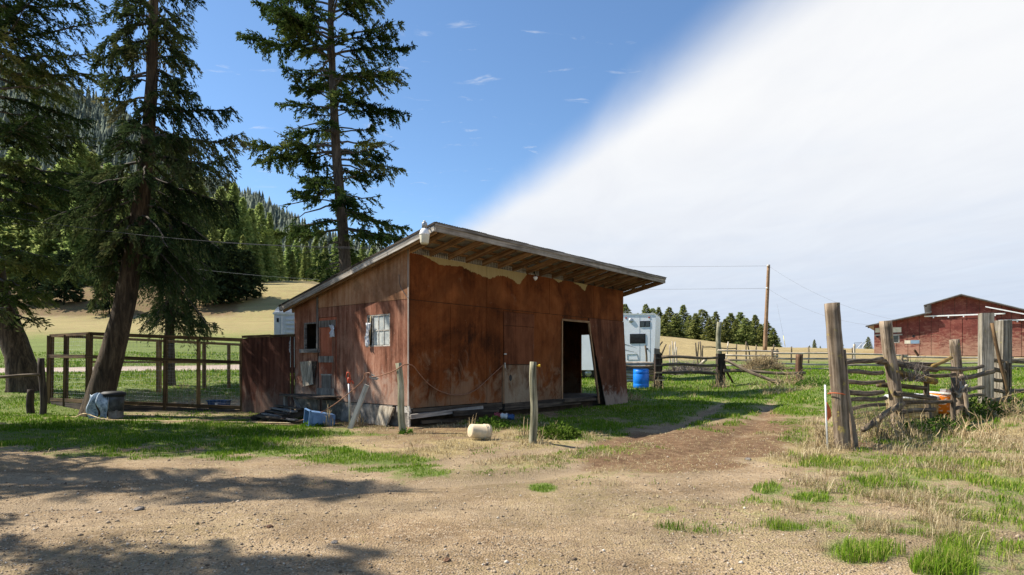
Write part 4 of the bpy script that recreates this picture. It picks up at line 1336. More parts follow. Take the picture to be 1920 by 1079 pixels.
for px, pt, d, lab in ((1527, 637, 150, 'tiny lone conifer on the far skyline left of the big gate post'), (1518, 648, 150, 'smallest skyline conifer beside the tiny lone one'), (1538, 649, 152, 'low round conifer right of the tiny lone skyline one'), (1576, 636, 150, 'tiny conifer peeking out behind the big gate post'), (1628, 632, 130, 'tiny pale conifer beside the left corner of the barn')):
    p = on(px, d)
    H = (HY - pt) / F * d + CZ - p.z
    far_tree('conifer_tree', lab, p, ROWM[int(px) % 5], px, (H / 10 * 1.2, H / 10), 'small conifers on the far skyline')

# sunlit forest at the foot of the mountain
ORD = ['first', 'second', 'third', 'fourth', 'fifth', 'sixth', 'seventh', 'eighth', 'ninth', 'tenth', 'eleventh', 'twelfth', 'thirteenth', 'fourteenth', 'fifteenth', 'sixteenth', 'seventeenth', 'eighteenth', 'nineteenth', 'twentieth']
RANKS = [('taller sunlit firs right of the leaning spruce, from left', [(372, 330, 140), (395, 372, 150), (415, 352, 150), (438, 345, 155), (455, 372, 150), (470, 392, 160), (487, 382, 165), (505, 400, 170), (520, 430, 175)]),
         ('lower front firs right of the leaning spruce, from left', [(325, 420, 126), (400, 420, 132), (428, 430, 134), (455, 442, 136), (480, 450, 150), (500, 455, 160)]),
         ('pale firs by the tall fir trunk, from left', [(525, 470, 180), (540, 455, 185), (548, 480, 185), (556, 448, 195), (570, 478, 190), (575, 455, 200), (592, 446, 205), (600, 482, 190), (610, 452, 200), (630, 445, 205), (655, 452, 210), (680, 455, 215), (700, 462, 220), (725, 474, 225), (750, 482, 230)]),
         ('yellow green firs between the two big left trees, from left', [(60, 300, 126), (95, 320, 124), (120, 300, 126), (140, 380, 120), (150, 270, 128), (175, 290, 130), (205, 310, 132), (230, 380, 124), (240, 330, 130), (275, 350, 132), (310, 345, 134), (340, 360, 136)]),
         ('yellow green firs behind the old fir at the edge', [(-150, 260, 130), (-90, 270, 130), (-40, 280, 130), (0, 300, 128), (30, 280, 128)])]
g = np.random.default_rng(5)
for what, lst in RANKS:
    for k, (px, pt, d) in enumerate(lst):
        p = on(px, d)
        H = max(9, (HY - pt) / F * d + CZ - p.z)
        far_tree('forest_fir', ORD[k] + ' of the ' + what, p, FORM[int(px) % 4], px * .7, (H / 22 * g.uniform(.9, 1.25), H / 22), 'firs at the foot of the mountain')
# dark trees on the bank, their shade painted into the needle colour
DKM = [with_mats(small_conifer(300 + k, 10, 3.2, 3600, .75, crown0=.12, shape=.5), m) for k, m in enumerate((m_needles('painted_shade_needles', [(0, (.012, .022, .013)), (.5, (.028, .044, .022)), (1, (.06, .08, .03))], .1),) * 2)]
for px, pt, d, lab in ((402, 458, 103, 'rounded dark fir on top of the brown bank'), (430, 452, 104, 'largest dark fir clump over the brown bank'), (462, 470, 106, 'dark fir at the right end of the brown bank'), (385, 480, 102, 'dark fir half hidden behind the leaning spruce'),
                       (120, 470, 103, 'dark fir on the shaded bank behind the old fir'), (60, 480, 104, 'dark fir on the bank left of the leaning spruce'), (205, 500, 98, 'low green fir at the foot of the shaded bank')):
    p = on(px, d)
    H = (HY - pt) / F * d + CZ - p.z
    far_tree('bank_fir', lab, p, DKM[int(px) % 2], px, (max(.7, H / 10 * 1.15), max(.5, H / 10)), 'dark firs along the brown bank')

# ------------------------------------------------------------------ the mountain and its forest
RPX = [-700, -300, -60, 60, 130, 190, 250, 300, 350, 390, 450, 500, 545, 600, 660, 720, 800, 900, 1000]
RPY = [40, 60, 90, 125, 150, 185, 225, 262, 300, 318, 352, 378, 402, 430, 452, 472, 505, 560, 640]
RD0 = 780.0


def mount(a, d):
    px = CX + F * a
    e = (HY - np.interp(px, RPX, RPY) - 12) / F
    zr_ = CZ + e * RD0
    t = np.clip((d - 215) / (RD0 - 215), 0, 1)
    z0 = 14.0
    z = z0 + (zr_ - z0) * (t ** 1.25)
    back = np.clip((d - RD0) / 400, 0, 1)
    z = z - back * (zr_ + 30)
    n = fbm(a * 9 + 3, d / 140, 4, 21) - .5
    return z + n * 46 * sstep(t, .05, .4) * (1 - .75 * sstep(t, .75, 1.0))


aa = np.linspace(-1.7, .06, 190)
ddd = np.concatenate([np.linspace(200, RD0, 74), np.linspace(RD0 + 20, 1200, 14)])
AA, DD = np.meshgrid(aa, ddd, indexing='ij')
HV = np.stack([AA * DD, DD, mount(AA, DD)], -1)
nd0 = len(ddd)
i = np.arange(len(aa) - 1)[:, None] * nd0; j = np.arange(nd0 - 1)[None, :]
HQ = np.stack([i + j, i + nd0 + j, i + nd0 + j + 1, i + j + 1], -1).reshape(-1, 4)
hme = np_mesh('hill', HV.reshape(-1, 3), HQ)
mh, th_ = newmat('hillside_floor')
pos_ = th_.n('ShaderNodeNewGeometry').outputs['Position']
nn = th_.noise(pos_, .03, 5, .6)
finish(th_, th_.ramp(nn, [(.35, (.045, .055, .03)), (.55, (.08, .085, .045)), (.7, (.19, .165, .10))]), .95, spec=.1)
tag(link('hill', hme, mh, smooth=True), kind='structure')


def forest(name, n, seed, arange, drange, Hr, label):
    g = np.random.default_rng(seed)
    a = g.uniform(*arange, n * 2)
    d = np.sqrt(g.uniform(drange[0] ** 2, drange[1] ** 2, n * 2))
    keep = fbm(a * 14, d / 45, 3, 77) > .36
    a, d = a[keep][:n], d[keep][:n]
    n = len(a)
    z = mount(a, d)
    H = g.uniform(*Hr, n) * (.75 + .5 * fbm(a * 30, d / 60, 2, 5))
    tiers, pts = 6, 7
    V = []
    base_t = np.clip(.45 + g.normal(0, .22, n), 0, 1)
    k = np.arange(pts * 2)
    allV, allT, tone = [], [], []
    o = 0
    x, y = a * d, d
    for ti in range(tiers):
        f0 = .06 + .8 * ti / tiers
        f1 = min(1.0, f0 + .36)
        r = H * .20 * (1 - f0) ** .9 * g.uniform(.75, 1.15, n)
        ang = (k / (pts * 2) * 2 * np.pi)[None, :] + g.random((n, 1)) * 6
        rad = r[:, None] * np.where(k % 2 == 0, 1.0, .55)[None, :] * g.uniform(.7, 1.25, (n, pts * 2))
        ring = np.stack([x[:, None] + rad * np.cos(ang), y[:, None] + rad * np.sin(ang), (z + H * f0)[:, None] + g.normal(0, .035, (n, pts * 2)) * H[:, None] - rad * .15], -1)
        apex = np.stack([x, y, z + H * f1], -1)[:, None, :]
        VV = np.concatenate([ring, apex], 1)
        m = pts * 2 + 1
        idx = np.arange(n)[:, None] * m
        tri = np.stack([idx + k[None, :], idx + ((k + 1) % (pts * 2))[None, :], np.broadcast_to(idx + pts * 2, (n, pts * 2))], -1).reshape(-1, 3)
        allV.append(VV.reshape(-1, 3)); allT.append(tri + o); o += n * m
        tone.append(np.clip(np.repeat(base_t, m) + g.normal(0, .1, n * m), 0, 1))
    me = np_mesh(name, np.concatenate(allV), None, np.concatenate(allT))
    set_attr(me, 'tone', np.concatenate(tone))
    me.materials.append(NMTN)
    ob = link(name, me)
    tag(ob, label, None, None, 'stuff')


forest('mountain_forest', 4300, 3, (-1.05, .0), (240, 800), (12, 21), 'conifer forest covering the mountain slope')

# ------------------------------------------------------------------ chicken pen on the left
pen = E('animal_pen', 'roofless timber pen frame with wire netting and a dark red plywood side', 'pen', on(300, 17.6))
FRb, FRt, FRm = P(455, 765, 17.6), P(455, 638, 17.6), P(454, 680, 17.6)
FLb, FLt, FLm = P(166, 753, 17.8), P(168, 626, 17.8), P(163, 669, 17.8)
BLb, BLt, BLm = P(93, 749, 18.9), P(95, 630, 18.9), P(92, 668, 18.9)
BRt, BRb = P(455, 647, 22.3), on(455, 22.3)
BKt, BKb = P(172, 633, 20.4), on(172, 20.4)
pb = MT['pen']; py_ = MT['penbrown']


def lerp(a, b, t): return Vector(a).lerp(Vector(b), t)


dn = Vector((0, 0, -.32))
beam('top_beam', FLt, FRt, .07, .10, pb, pen)
beam('top_beam', BLt, FLt, .07, .09, pb, pen)
beam('middle_rail', FLm + Vector((0, -.06, 0)), FRm + Vector((0, -.06, 0)), .04, .10, pb, pen)
beam('middle_rail', BLm + Vector((0, -.06, 0)), FLm + Vector((0, -.06, 0)), .04, .10, pb, pen)
beam('bottom_beam', FLb, FRb, .09, .10, pb, pen)
beam('bottom_beam', BLb, FLb, .09, .10, pb, pen)
for k, (a, b) in enumerate(((FLb, FRb), (BLb, FLb))):
    beam('base_board', a + Vector((0, -.02, -.14)), b + Vector((0, -.02, -.15)), .04, .17, MT['darkboard'], pen)
    beam('base_board', a + Vector((0, -.03, -.30)), b + Vector((0, -.03, -.31)), .04, .15, MT['darkboard'], pen)
for a, b, w_ in ((FLt, FLb, .14), (BLt, BLb, .16), (FRt, FRb, .10)):
    beam('post', b + dn, a + Vector((0, 0, .0)), w_, .12, pb, pen)
beam('post', lerp(BLb, FLb, .42) + dn * .6, lerp(BLt, FLt, .42), .10, .10, pb, pen)
beam('post', lerp(FLb, FRb, .5) + dn * .5, lerp(FLt, FRt, .5), .10, .09, pb, pen)
beam('post', lerp(FLb, FRb, .715) + dn * .5, lerp(FLt, FRt, .715), .08, .08, py_, pen)
# back of the pen
beam('top_beam', BKt, BRt, .06, .09, py_, pen)
beam('top_beam', BLt, BKt, .06, .08, pb, pen)
beam('top_beam', BRt, FRt, .06, .08, py_, pen)
beam('back_rail', lerp(BKt, BKb, .42), lerp(BRt, BRb, .42), .04, .07, py_, pen)
for px, d, w_ in ((208, 20.7, .09), (298, 21.2, .13), (383, 21.8, .10), (429, 22.1, .09), (452, 22.3, .09)):
    b_ = on(px, d, -.2)
    t_ = (d - 20.4) / 1.9
    beam('post', b_, Vector((b_.x, b_.y, lerp(BKt, BRt, t_).z)), w_, w_, py_, pen)
beam('cross_pole', lerp(FLt, FRt, .25) + Vector((0, 0, .02)), lerp(BKt, BRt, .1) + Vector((0, 0, .03)), .05, .05, pb, pen)


def wire_net(name, a0, b0, a1, b1, step, par, r=.0022, mat=None, sagy=0.0):
    """netting between the lower edge a0-b0 and the upper edge a1-b1, as thin square wires"""
    a0, b0, a1, b1 = map(Vector, (a0, b0, a1, b1))
    n = max(2, int((b0 - a0).length / step)); m = max(2, int((a1 - a0).length / step))
    V, Q = [], []

    def strand(p, q):
        d = (q - p).normalized()
        s = d.cross(Vector((0, 1, 0)));
        if s.length < .1: s = d.cross(Vector((1, 0, 0)))
        s.normalize(); s *= r
        t_ = d.cross(s).normalized() * r
        k = len(V)
        for c in (p, q):
            V.extend([(c + s)[:], (c + t_)[:], (c - s)[:], (c - t_)[:]])
        for i in range(4):
            Q.append((k + i, k + (i + 1) % 4, k + 4 + (i + 1) % 4, k + 4 + i))
    gp = lambda s, t: a0.lerp(b0, s).lerp(a1.lerp(b1, s), t) + Vector((0, sagy * math.sin(s * 9) * (1 - t), 0))
    for i in range(n + 1):
        strand(gp(i / n, 0), gp(i / n, 1))
    for j in range(m + 1):
        nn = 6
        for i in range(nn):
            strand(gp(i / nn, j / m), gp((i + 1) / nn, j / m))
    me = np_mesh(name, np.array([tuple(v) for v in V]) - np.array(WM[par.name].translation), np.array(Q))
    return tag(link(name, me, mat or MT['mesh'], par), kind='stuff')


wire_net('wire_netting', FLb, FRb, FLt, FRt, .11, pen, .0014, MT['galv'])
wire_net('wire_netting', BLb, FLb, BLt, FLt, .11, pen, .0014, MT['galv'])
wire_net('wire_netting', BKb, BRb, BKt, BRt, .11, pen, .0014, MT['galv'])
# plywood side between the frame and the shed
Cw = sw(-.03, SW - .02, 0)
pa = Vector((FRb.x + .02, FRb.y - .05, 0)); pbv = Vector((Cw.x, Cw.y - .02, 0))
dirp = (pbv - pa).normalized()
nrm = Vector((dirp.y, -dirp.x, 0)) * .018


def pp(t, z): return pa + (pbv - pa) * t + Vector((0, 0, z)) - WM[pen.name].translation


ztp = P(500, 633, 17.2).z
MB().prism([pp(0, .02), pp(.30, .0), pp(.30, ztp + .03), pp(.0, ztp - .03)], nrm).build('side_sheet', MPENP, pen)
MB().prism([pp(.305, 0), pp(.93, .0), pp(.93, ztp + .03), pp(.6, ztp - .01), pp(.305, ztp + .03)], nrm).build('side_sheet', MPENP, pen)
MB().prism([pp(.945, 0), pp(1.0, .0), pp(1.0, ztp + .02), pp(.945, ztp)], nrm).build('side_sheet', MPENP, pen)
beam('sheet_capping', pp(0, ztp + .03) + WM[pen.name].translation, pp(.55, ztp + .04) + WM[pen.name].translation, .06, .07, pb, pen)
beam('sheet_capping', pp(.55, ztp + .03) + WM[pen.name].translation, pp(1, ztp + .03) + WM[pen.name].translation, .06, .07, pb, pen)
ch = MB()
for k in range(7):
    ch.tube([pp(.94, ztp - .12 - .045 * k) + nrm * 2.2 + Vector((.012 * (-1) ** k, 0, 0)), pp(.94, ztp - .165 - .045 * k) + nrm * 2.2], .011, 6)
ch.build('chain', MT['galv'], pen)

# things in and before the pen
tp = on(411, 18.2)
tp.z = FRb.z - .06
tub = E('feed_tub', 'dark blue plastic tub standing inside the pen behind its front beam', 'tub', tp)
MB().prism([(-.24, -.16, 0), (.24, -.16, 0), (.24, .16, 0), (-.24, .16, 0)], (0, 0, .02)).build('tub_bottom', MT['navy'], tub)
tb = MB()
for (x0, y0, x1, y1) in ((-.24, -.16, .24, -.16), (.24, -.16, .24, .16), (.24, .16, -.24, .16), (-.24, .16, -.24, -.16)):
    tb.prism([(x0, y0, .02), (x1, y1, .02), (x1 * 1.15, y1 * 1.15, .24), (x0 * 1.15, y0 * 1.15, .24)], Vector((y1 - y0, x0 - x1, 0)).normalized() * -.012)
tb.build('tub_wall', MT['navy'], tub)
tr_ = MB()
for s in (-1, 1):
    tr_.box((-.30, s * .195 - .02, .225), (.30, s * .195 + .02, .25)); tr_.box((s * .285 - .02, -.175, .225), (s * .285 + .02, .175, .25))
tr_.build('tub_rim', MT['navy'], tub)
MB().box((-.03, -.20, .12), (.04, -.186, .17)).build('sticker', MT['white_plastic'], tub)

bp = on(212, 15.6)
binn = E('dustbin', 'black lidded grey dustbin raised on a block at the foot of the leaning spruce', 'bin', bp)
bl0 = WM[binn.name].translation
MB().box((-.02, -.16, 0), (.2, .12, .23)).build('concrete_block', MT['concrete'], binn)
MB().lathe([(.22, .20), (.235, .22), (.25, .45), (.26, .62)], 26).build('bin_body', m_plain('sooty_steel', (.09, .095, .10), .6, .3, .5, 6, .1), binn, True)
for k in range(9):
    an = math.pi * 1.05 + k * .2
    MB().tube([(.245 * math.cos(an), .245 * math.sin(an), .26), (.262 * math.cos(an), .262 * math.sin(an), .58)], .012, 5).build('bin_rib', MT['galv'], binn, True)
MB().lathe([(.285, .58), (.295, .62), (.285, .66), (.2, .70), (.0, .71)], 28).build('bin_lid', MT['black'], binn, True)
for dx in (.21, .235):
    cable('lid_strap', [bl0 + Vector((dx, -.235, .62)), bl0 + Vector((dx + .02, -.27, .5)), bl0 + Vector((dx + .03, -.26, .36))], .009, MT['white_plastic'], binn)
# denim thrown over its left side
V, f = [], []
nu, nvv = 15, 16
for j in range(nvv):
    for i_ in range(nu):
        s, t = i_ / (nu - 1), j / (nvv - 1)
        split = 0 if t < .35 else (t - .35) * .5
        x = -.40 + .42 * s + .04 * math.sin(t * 7 + s * 5) + (split * .10 * (1 if s > .5 else -1))
        y = -.26 - .06 * math.sin(s * 11 + t * 2) - .05 * math.sin(t * 5) - .05 * t
        z = .66 - .62 * t - .06 * abs(s - .5) - .03 * math.sin(s * 16)
        V.append((x, y, max(.02, z)))
for j in range(nvv - 1):
    for i_ in range(nu - 1):
        if j > 5 and i_ in (6, 7) and j < 14: continue
        f.append((j * nu + i_, j * nu + i_ + 1, (j + 1) * nu + i_ + 1, (j + 1) * nu + i_))
mdn, tt = newmat('washed_denim')
co_ = tt.n('ShaderNodeTexCoord').outputs['Object']
n_ = tt.noise(co_, 9, 6, .7, .8)
finish(tt, tt.ramp(n_, [(.36, (.10, .145, .20)), (.5, (.34, .42, .50)), (.66, (.62, .68, .74))]), .95, n_, .4)
o = MB().raw(V, f).build('denim_cloth', mdn, smooth=True, Mw=Matrix.Translation(bl0))
md = o.modifiers.new('solid', 'SOLIDIFY'); md.thickness = .012
tag(o, 'crumpled washed blue denim draped over the left side of the dustbin', 'cloth')

# short fence at the far left
lfn = E('pole_fence', 'short post and single grey pole at the left edge by the old fir', 'fence', on(60, 16.6))
log('post', on(80, 16.6, -.2), P(77, 672, 16.6), .085, .08, MT['darkboard'], lfn)
log('post', on(58, 16.9, -.2), P(58, 731, 16.9), .10, .09, MT['dkpost'], lfn)
log('rail', P(-60, 706, 16.5), P(74, 703, 16.5), .042, .040, MT['rail'], lfn)
# fallen hose/stick on the lawn before the pen
tag(cable('garden_hose', smoothpath([on(118, 15.9, .02), on(140, 15.6, .03), P(160, 776, 15.3), on(200, 15.0, .03), on(300, 14.7, .03), on(390, 14.5, .02), on(430, 14.5, .03), on(500, 14.2, .03), on(545, 14.2, .03)], 5), .012, MT['tan']), 'pale hose lying along the ground before the pen', 'hose')

# ------------------------------------------------------------------ objects before the shed
# blue crate on its side
cp = on(601, 14.0)
cr = E('blue_crate', 'faded blue plastic tote tipped on its side before the stoop', 'crate', cp, R(-22))
cx = MB()
# open end faces left (local -x); tapered
def crate_ring(x, h, wd): return [(x, -wd, .01), (x, wd, .01), (x, wd, h), (x, -wd, h)]
ra, rb = crate_ring(-.30, .34, .22), crate_ring(.28, .27, .17)
ria = [(p[0], p[1] * .93, .01 + (p[2] - .01) * .93 + .01) for p in ra]; rib = [(.265, p[1] * .92, .02 + (p[2] - .01) * .92) for p in rb]
cx.raw(ra + rb + ria + rib, [(0, 1, 5, 4), (1, 2, 6, 5), (2, 3, 7, 6), (3, 0, 4, 7), (4, 5, 6, 7), (8, 12, 13, 9), (9, 13, 14, 10), (10, 14, 15, 11), (11, 15, 12, 8), (12, 15, 14, 13), (0, 8, 9, 1), (1, 9, 10, 2), (2, 10, 11, 3), (3, 11, 8, 0)])
cx.build('crate_body', MT['bluecrate'], cr)
rm = MB()
rm.box((-.335, -.245, .0), (-.295, .245, .012)).box((-.335, -.245, .345), (-.295, .245, .37)).box((-.335, -.245, .012), (-.295, -.222, .345)).box((-.335, .222, .012), (-.295, .245, .345))
rm.build('crate_rim', MT['bluecrate'], cr)
MB().prism([(-.24, -.214, .07), (.20, -.178, .07), (.20, -.180, .20), (-.24, -.222, .24)], (0, -.014, 0)).build('side_rib_panel', MT['bluecrate'], cr)
cr.rotation_euler = (R(3), R(4), R(32))

# standpipe with red handle
sp = on(656, 13.6)
hyd = E('yard_hydrant', 'thin standpipe with a red pump handle near the leaning plank', 'hydrant', sp)
MB().tube([(0, 0, -.1), (-.01, 0, .6), (-.02, 0, 1.02)], .024, 10).build('pipe', MT['galv'], hyd, True)
MB().lathe([(.03, 1.0), (.042, 1.03), (.042, 1.10), (.03, 1.13), (.0, 1.14)], 12, M=Matrix.Translation((-.02, 0, 0))).build('hydrant_head', MT['redpaint'], hyd, True)
MB().tube([(-.05, 0, 1.07), (-.085, 0, 1.15), (-.06, 0, 1.25), (-.01, 0, 1.24), (.0, 0, 1.12)], .014, 8).build('handle', MT['redpaint'], hyd, True)
MB().tube([(0, 0, 1.06), (.06, -.02, 1.05), (.085, -.03, .99)], .018, 8).build('spout', MT['redpaint'], hyd, True)
# leaning plank with a block at the top
pk0 = on(655, 13.35, -.05)
pk1 = P(688, 722, 13.25)
tag(beam('plank', pk0, pk1, .11, .045, MT['palewood'], up=(0, -1, .2)), 'bleached plank leaning diagonally against the end wall of the shed', 'plank')
wb = MB().prism([(-.06, -.03, 0), (.11, -.03, -.06), (.14, -.03, -.02), (-.02, -.03, .08)], (0, .12, 0)).build('wood_block', MT['palewood'], Mw=Matrix.Translation(P(697, 708, 13.4)))
tag(wb, 'small grey wood wedge at the top of the leaning plank', 'block')

# round post near the corner
tag(log('fence_post', on(757, 12.5, -.1), P(747, 681, 12.5), .075, .062, MT['green_post'], sides=14, wob=.05), 'leaning greenish round post by the near corner of the shed', 'post')
# free standing post with a yellow insulator
pp0, pp1 = on(998, 10.75, -.1), P(1000, 679, 10.75)
fp = E('fence_post', 'upright round post with a yellow insulator before the front wall', 'post', on(999, 10.75))
log('post_shaft', pp0, pp1, .071, .060, MT['green_post'], fp, sides=16, segs=12, wob=.06)
MB().tube([(.05, 0, 0), (.075, -.005, 0)], .013, 8).tube([(.075, -.005, 0), (.115, -.01, .003)], [.019, .024], 10).build('insulator', MT['yellow'], fp, True, Mw=Matrix.Translation(P(1001, 686, 10.72)))

# orange-brown rope/hose looped along the shed
tag(cable('rope', smoothpath([on(555, 14.3, .05), P(592, 779, 14.0), P(625, 760, 13.6), P(660, 733, 13.5), P(680, 714, 13.35), P(684, 702, 13.3), P(693, 700, 13.2), P(699, 707, 13.15), P(722, 702, 12.8), P(742, 694, 12.45), P(756, 685, 12.4), P(768, 684, 12.6)], 7), .0115, MT['rope']), 'brown rope strung from the ground over the plank to the corner post', 'rope')
u1_, z1_ = fr(942, 686, -.08)
pts_r = []
for px, py in ((768, 684), (776, 688), (790, 706), (806, 722), (825, 734), (850, 741), (875, 739), (895, 729), (918, 708), (942, 686)):
    u_, z_ = fr(px, py, -.07)
    pts_r.append(sw(u_, -.07, z_))
tag(cable('rope', smoothpath(pts_r, 6), .0125, MT['rope']), 'slack brown rope hanging in a curve on the front wall of the shed', 'rope')

# bucket lying on its side
bk_ = on(899, 11.25)
bc = E('bucket', 'yellowed white plastic bucket lying on its side in the grass', 'bucket', bk_)
Mb = Matrix.Translation((0, 0, .155)) @ Matrix.Rotation(R(28), 4, 'Z') @ Matrix.Rotation(R(97), 4, 'Y') @ Matrix.Translation((0, 0, -.19))
MB().lathe([(.0, .0), (.118, 0), (.126, .01), (.142, .33), (.15, .335), (.15, .36), (.143, .365), (.143, .39), (.135, .385), (.12, .03), (.0, .025)], 32, M=Mb).build('bucket_body', MT['bucket'], bc, True)
for zr_ in (.27, .30):
    MB().lathe([(.139, zr_), (.148, zr_), (.148, zr_ + .012), (.140, zr_ + .012)], 32, M=Mb).build('bucket_rib', MT['bucket'], bc, True)
MB().lathe([(.0, -.004), (.098, -.004), (.104, .0), (.112, -.006), (.118, .0)], 28, M=Mb).build('bucket_foot', MT['bucket'], bc, True)

# litter by the dutch door
tr0 = P(941, 769, 14.6)
rb_ = E('feed_bag', 'crumpled red white and blue feed bag lying below the half door', 'bag', (tr0.x, tr0.y, .02))
for nm, c, x0 in (('bag_end', m_plain('red_plastic', (.34, .06, .07), .6), -.12), ('bag_middle', MT['white_plastic'], .06), ('bag_tail', m_plain('dull_blue_plastic', (.05, .11, .24), .6), .26)):
    V, f = [], []
    for j in range(7):
        for i_ in range(8):
            th = i_ / 8 * 2 * math.pi
            rr_ = .085 * (1 + .25 * math.sin(i_ * 2.3 + j * 1.7 + x0 * 9))
            V.append((x0 * .85 + (j / 6 - .5) * .17, math.cos(th) * rr_, .14 + math.sin(th) * rr_ * .8 - .10 * (x0 + j * .02)))
    for j in range(6):
        for i_ in range(8):
            f.append((j * 8 + i_, j * 8 + (i_ + 1) % 8, (j + 1) * 8 + (i_ + 1) % 8, (j + 1) * 8 + i_))
    f.append(tuple(range(7, -1, -1))); f.append(tuple(48 + k for k in range(8)))
    MB().raw(V, f).build(nm, c, rb_, True)
for k, (pa_, pb_, w_) in enumerate((((770, 782), (905, 765), .10), ((790, 792), (860, 788), .08), ((850, 776), (935, 770), .12))):
    a, b = P(pa_[0], pa_[1], 13.4 + .3 * k), P(pb_[0], pb_[1], 14.6 + .1 * k)
    tag(beam('loose_board', a, b, .05, w_, MT['darkboard'] if k != 0 else MT['greywood'], jit=.08), ('long grey board lying along the foot of the front wall', 'short dark board on the ground near the shed corner', 'dark board under the rope at the foot of the wall')[k], 'board', 'loose boards at the foot of the shed')

# ------------------------------------------------------------------ white trailers
rvb = on(1155, 33.5)
rv = E('camper_trailer', 'tall white camper trailer parked behind the shed, two small windows', 'trailer', rvb, R(-20))
RX = (1224 - 1155) / F * 33.5 * 1.03
zb0 = .55
zt = (HY - 590) / F * 33.5 + CZ - rvb.z
side = [(-4.6, zb0), (RX - .25, zb0), (RX - .10, zb0 + .3), (RX, 1.6), (RX + .06, zt - .16), (RX - .0, zt - .04), (-4.6, zt + .14)]
MB().prism([(x, -.02, z) for x, z in side], (0, 2.4, 0)).build('body', MT['rv'], rv)
MB().prism([(-4.6, -.05, zt + .12), (RX + .02, -.05, zt - .06), (RX + .02, -.05, zt - .01), (-4.6, -.05, zt + .17)], (0, 2.46, 0)).build('roof_trim', MT['white_paint'], rv)


def rvp(px, py): return ((px - 1155) / F * 33.5, (HY - py) / F * 33.5 + CZ - rvb.z)


def rvrect(name, px0, py0, px1, py1, mat, par, y0=-.05, y1=-.021):
    x0, z0 = rvp(px0, py1); x1, z1 = rvp(px1, py0)
    return MB().box((x0, y0, z0), (x1, y1, z1)).build(name, mat, par)


for x0, x1 in ((1200, 1208.2), (1209.6, 1217)):
    wf = rvrect('window', x0 - .6, 603.5, x1 + .6, 614.5, MT['black'], rv, -.04)
    rvrect('pane', x0 + .4, 604.5, x1 - .4, 613.5, MT['glass_dark'], wf, -.048, -.041)
wf = rvrect('window', 1181, 627, 1209.5, 645, MT['black'], rv, -.04)
rvrect('pane', 1182.5, 628.5, 1208, 643.5, MT['glass_dark'], wf, -.05, -.041)
wx = rvp(1183, 602)
MB().lathe([(.0, 0), (.13, 0), (.13, .03), (.10, .05), (0, .055)], 18, M=Matrix.Translation((wx[0], -.021, wx[1])) @ Matrix.Rotation(R(90), 4, 'X')).build('round_vent', MT['galv'], rv, True)
for pts in (((1150, 643), (1176, 648), (1194, 653.5)), ((1150, 652), (1172, 657), (1196, 662.5))):
    V = []
    cv = smoothpath([Vector((rvp(*p)[0], -.028, rvp(*p)[1])) for p in pts], 5)
    n_ = len(cv)
    up_ = [c + Vector((0, 0, .055 * (1 - i_ / (n_ - 1)))) for i_, c in enumerate(cv)]
    mbq = MB(); mbq.raw(list(cv) + list(up_), [(i_, i_ + 1, n_ + i_ + 1, n_ + i_) for i_ in range(n_ - 1)])
    mbq.build('swoosh_stripe', MT['glass_dark'], rv)
hx = MB()
for (a, b) in (((1176, 665), (1194, 664)), ((1194, 664), (1196, 675)), ((1196, 675), (1176, 675)), ((1176, 675), (1176, 665))):
    p0, p1 = rvp(*a), rvp(*b)
    hx.tube([(p0[0], -.025, p0[1]), (p1[0], -.025, p1[1])], .016, 4)
hx.build('hatch_outline', MT['galv'], rv)
for px in (1163, 1199, 1218):
    x, _z = rvp(px, 640)
    MB().box((x - .008, -.026, zb0 + .05), (x + .008, -.021, zt - .14)).build('seam_strip', MT['galv'], rv)
for px in (1174, 1216):
    x, z = rvp(px, 597)
    MB().box((x - .05, -.04, z - .03), (x + .05, -.021, z + .03)).build('marker_light', MT['redpaint'], rv)
cxp = rvp(1213, 655)
MB().lathe([(0, 0), (.05, 0), (.04, .03), (0, .03)], 12, M=Matrix.Translation((cxp[0], -.021, cxp[1])) @ Matrix.Rotation(R(90), 4, 'X')).build('filler_cap', MT['black'], rv)
MB().box((RX - .02, -.045, .75), (RX + .03, 2.3, 1.75)).build('rear_corner_trim', MT['black'], rv)
for x in (-1.6, -.7):
    wh = MB().lathe([(0, -.12), (.36, -.12), (.38, -.09), (.38, .09), (.36, .12), (0, .12)], 22, M=Matrix.Translation((x, .25, .38)) @ Matrix.Rotation(R(90), 4, 'X')).build('wheel', MT['black'], rv, True)
    MB().lathe([(0, .121), (.2, .121), (.2, .13), (0, .135)], 16, M=Matrix.Translation((x, .25, .38)) @ Matrix.Rotation(R(90), 4, 'X')).build('rim', MT['galv'], wh, True)
MB().box((-4.4, .3, .35), (RX - .3, 2.1, zb0)).build('chassis', MT['black'], rv)

# horse trailer nose behind the pen
hb = on(556, 26.0)
ht = E('horse_trailer', 'grey white slatted trailer with a rounded roof peeking out behind the shed', 'trailer', hb, R(3))
hx0 = (514.5 - 556) / F * 26; htz = (HY - 590) / F * 26 + CZ - hb.z
lo = .5
MB().prism([(hx0, 0, lo), (3.2, 0, lo), (3.2, 0, htz), (hx0, 0, htz)], (0, 2.0, 0)).build('body', MT['trailer'], ht)
MB().prism([(hx0 - .05, -.05, htz), (3.2, -.05, htz - .06), (3.2, -.05, htz + .07), (hx0 - .02, -.05, htz + .09)], (0, 2.1, 0)).build('roof_rail', MT['white_paint'], ht)
pr_ = [(hx0 - .03, htz + .09)] + [(hx0 + .0 + .34 * (1 - math.cos(t)), htz + .09 + .27 * math.sin(t)) for t in np.linspace(.2, math.pi / 2, 7)] + [(3.2, htz + .36), (3.2, htz + .09)]
MB().prism([(x, .05, z) for x, z in pr_], (0, 1.9, 0)).build('roof', MT['trailer'], ht)
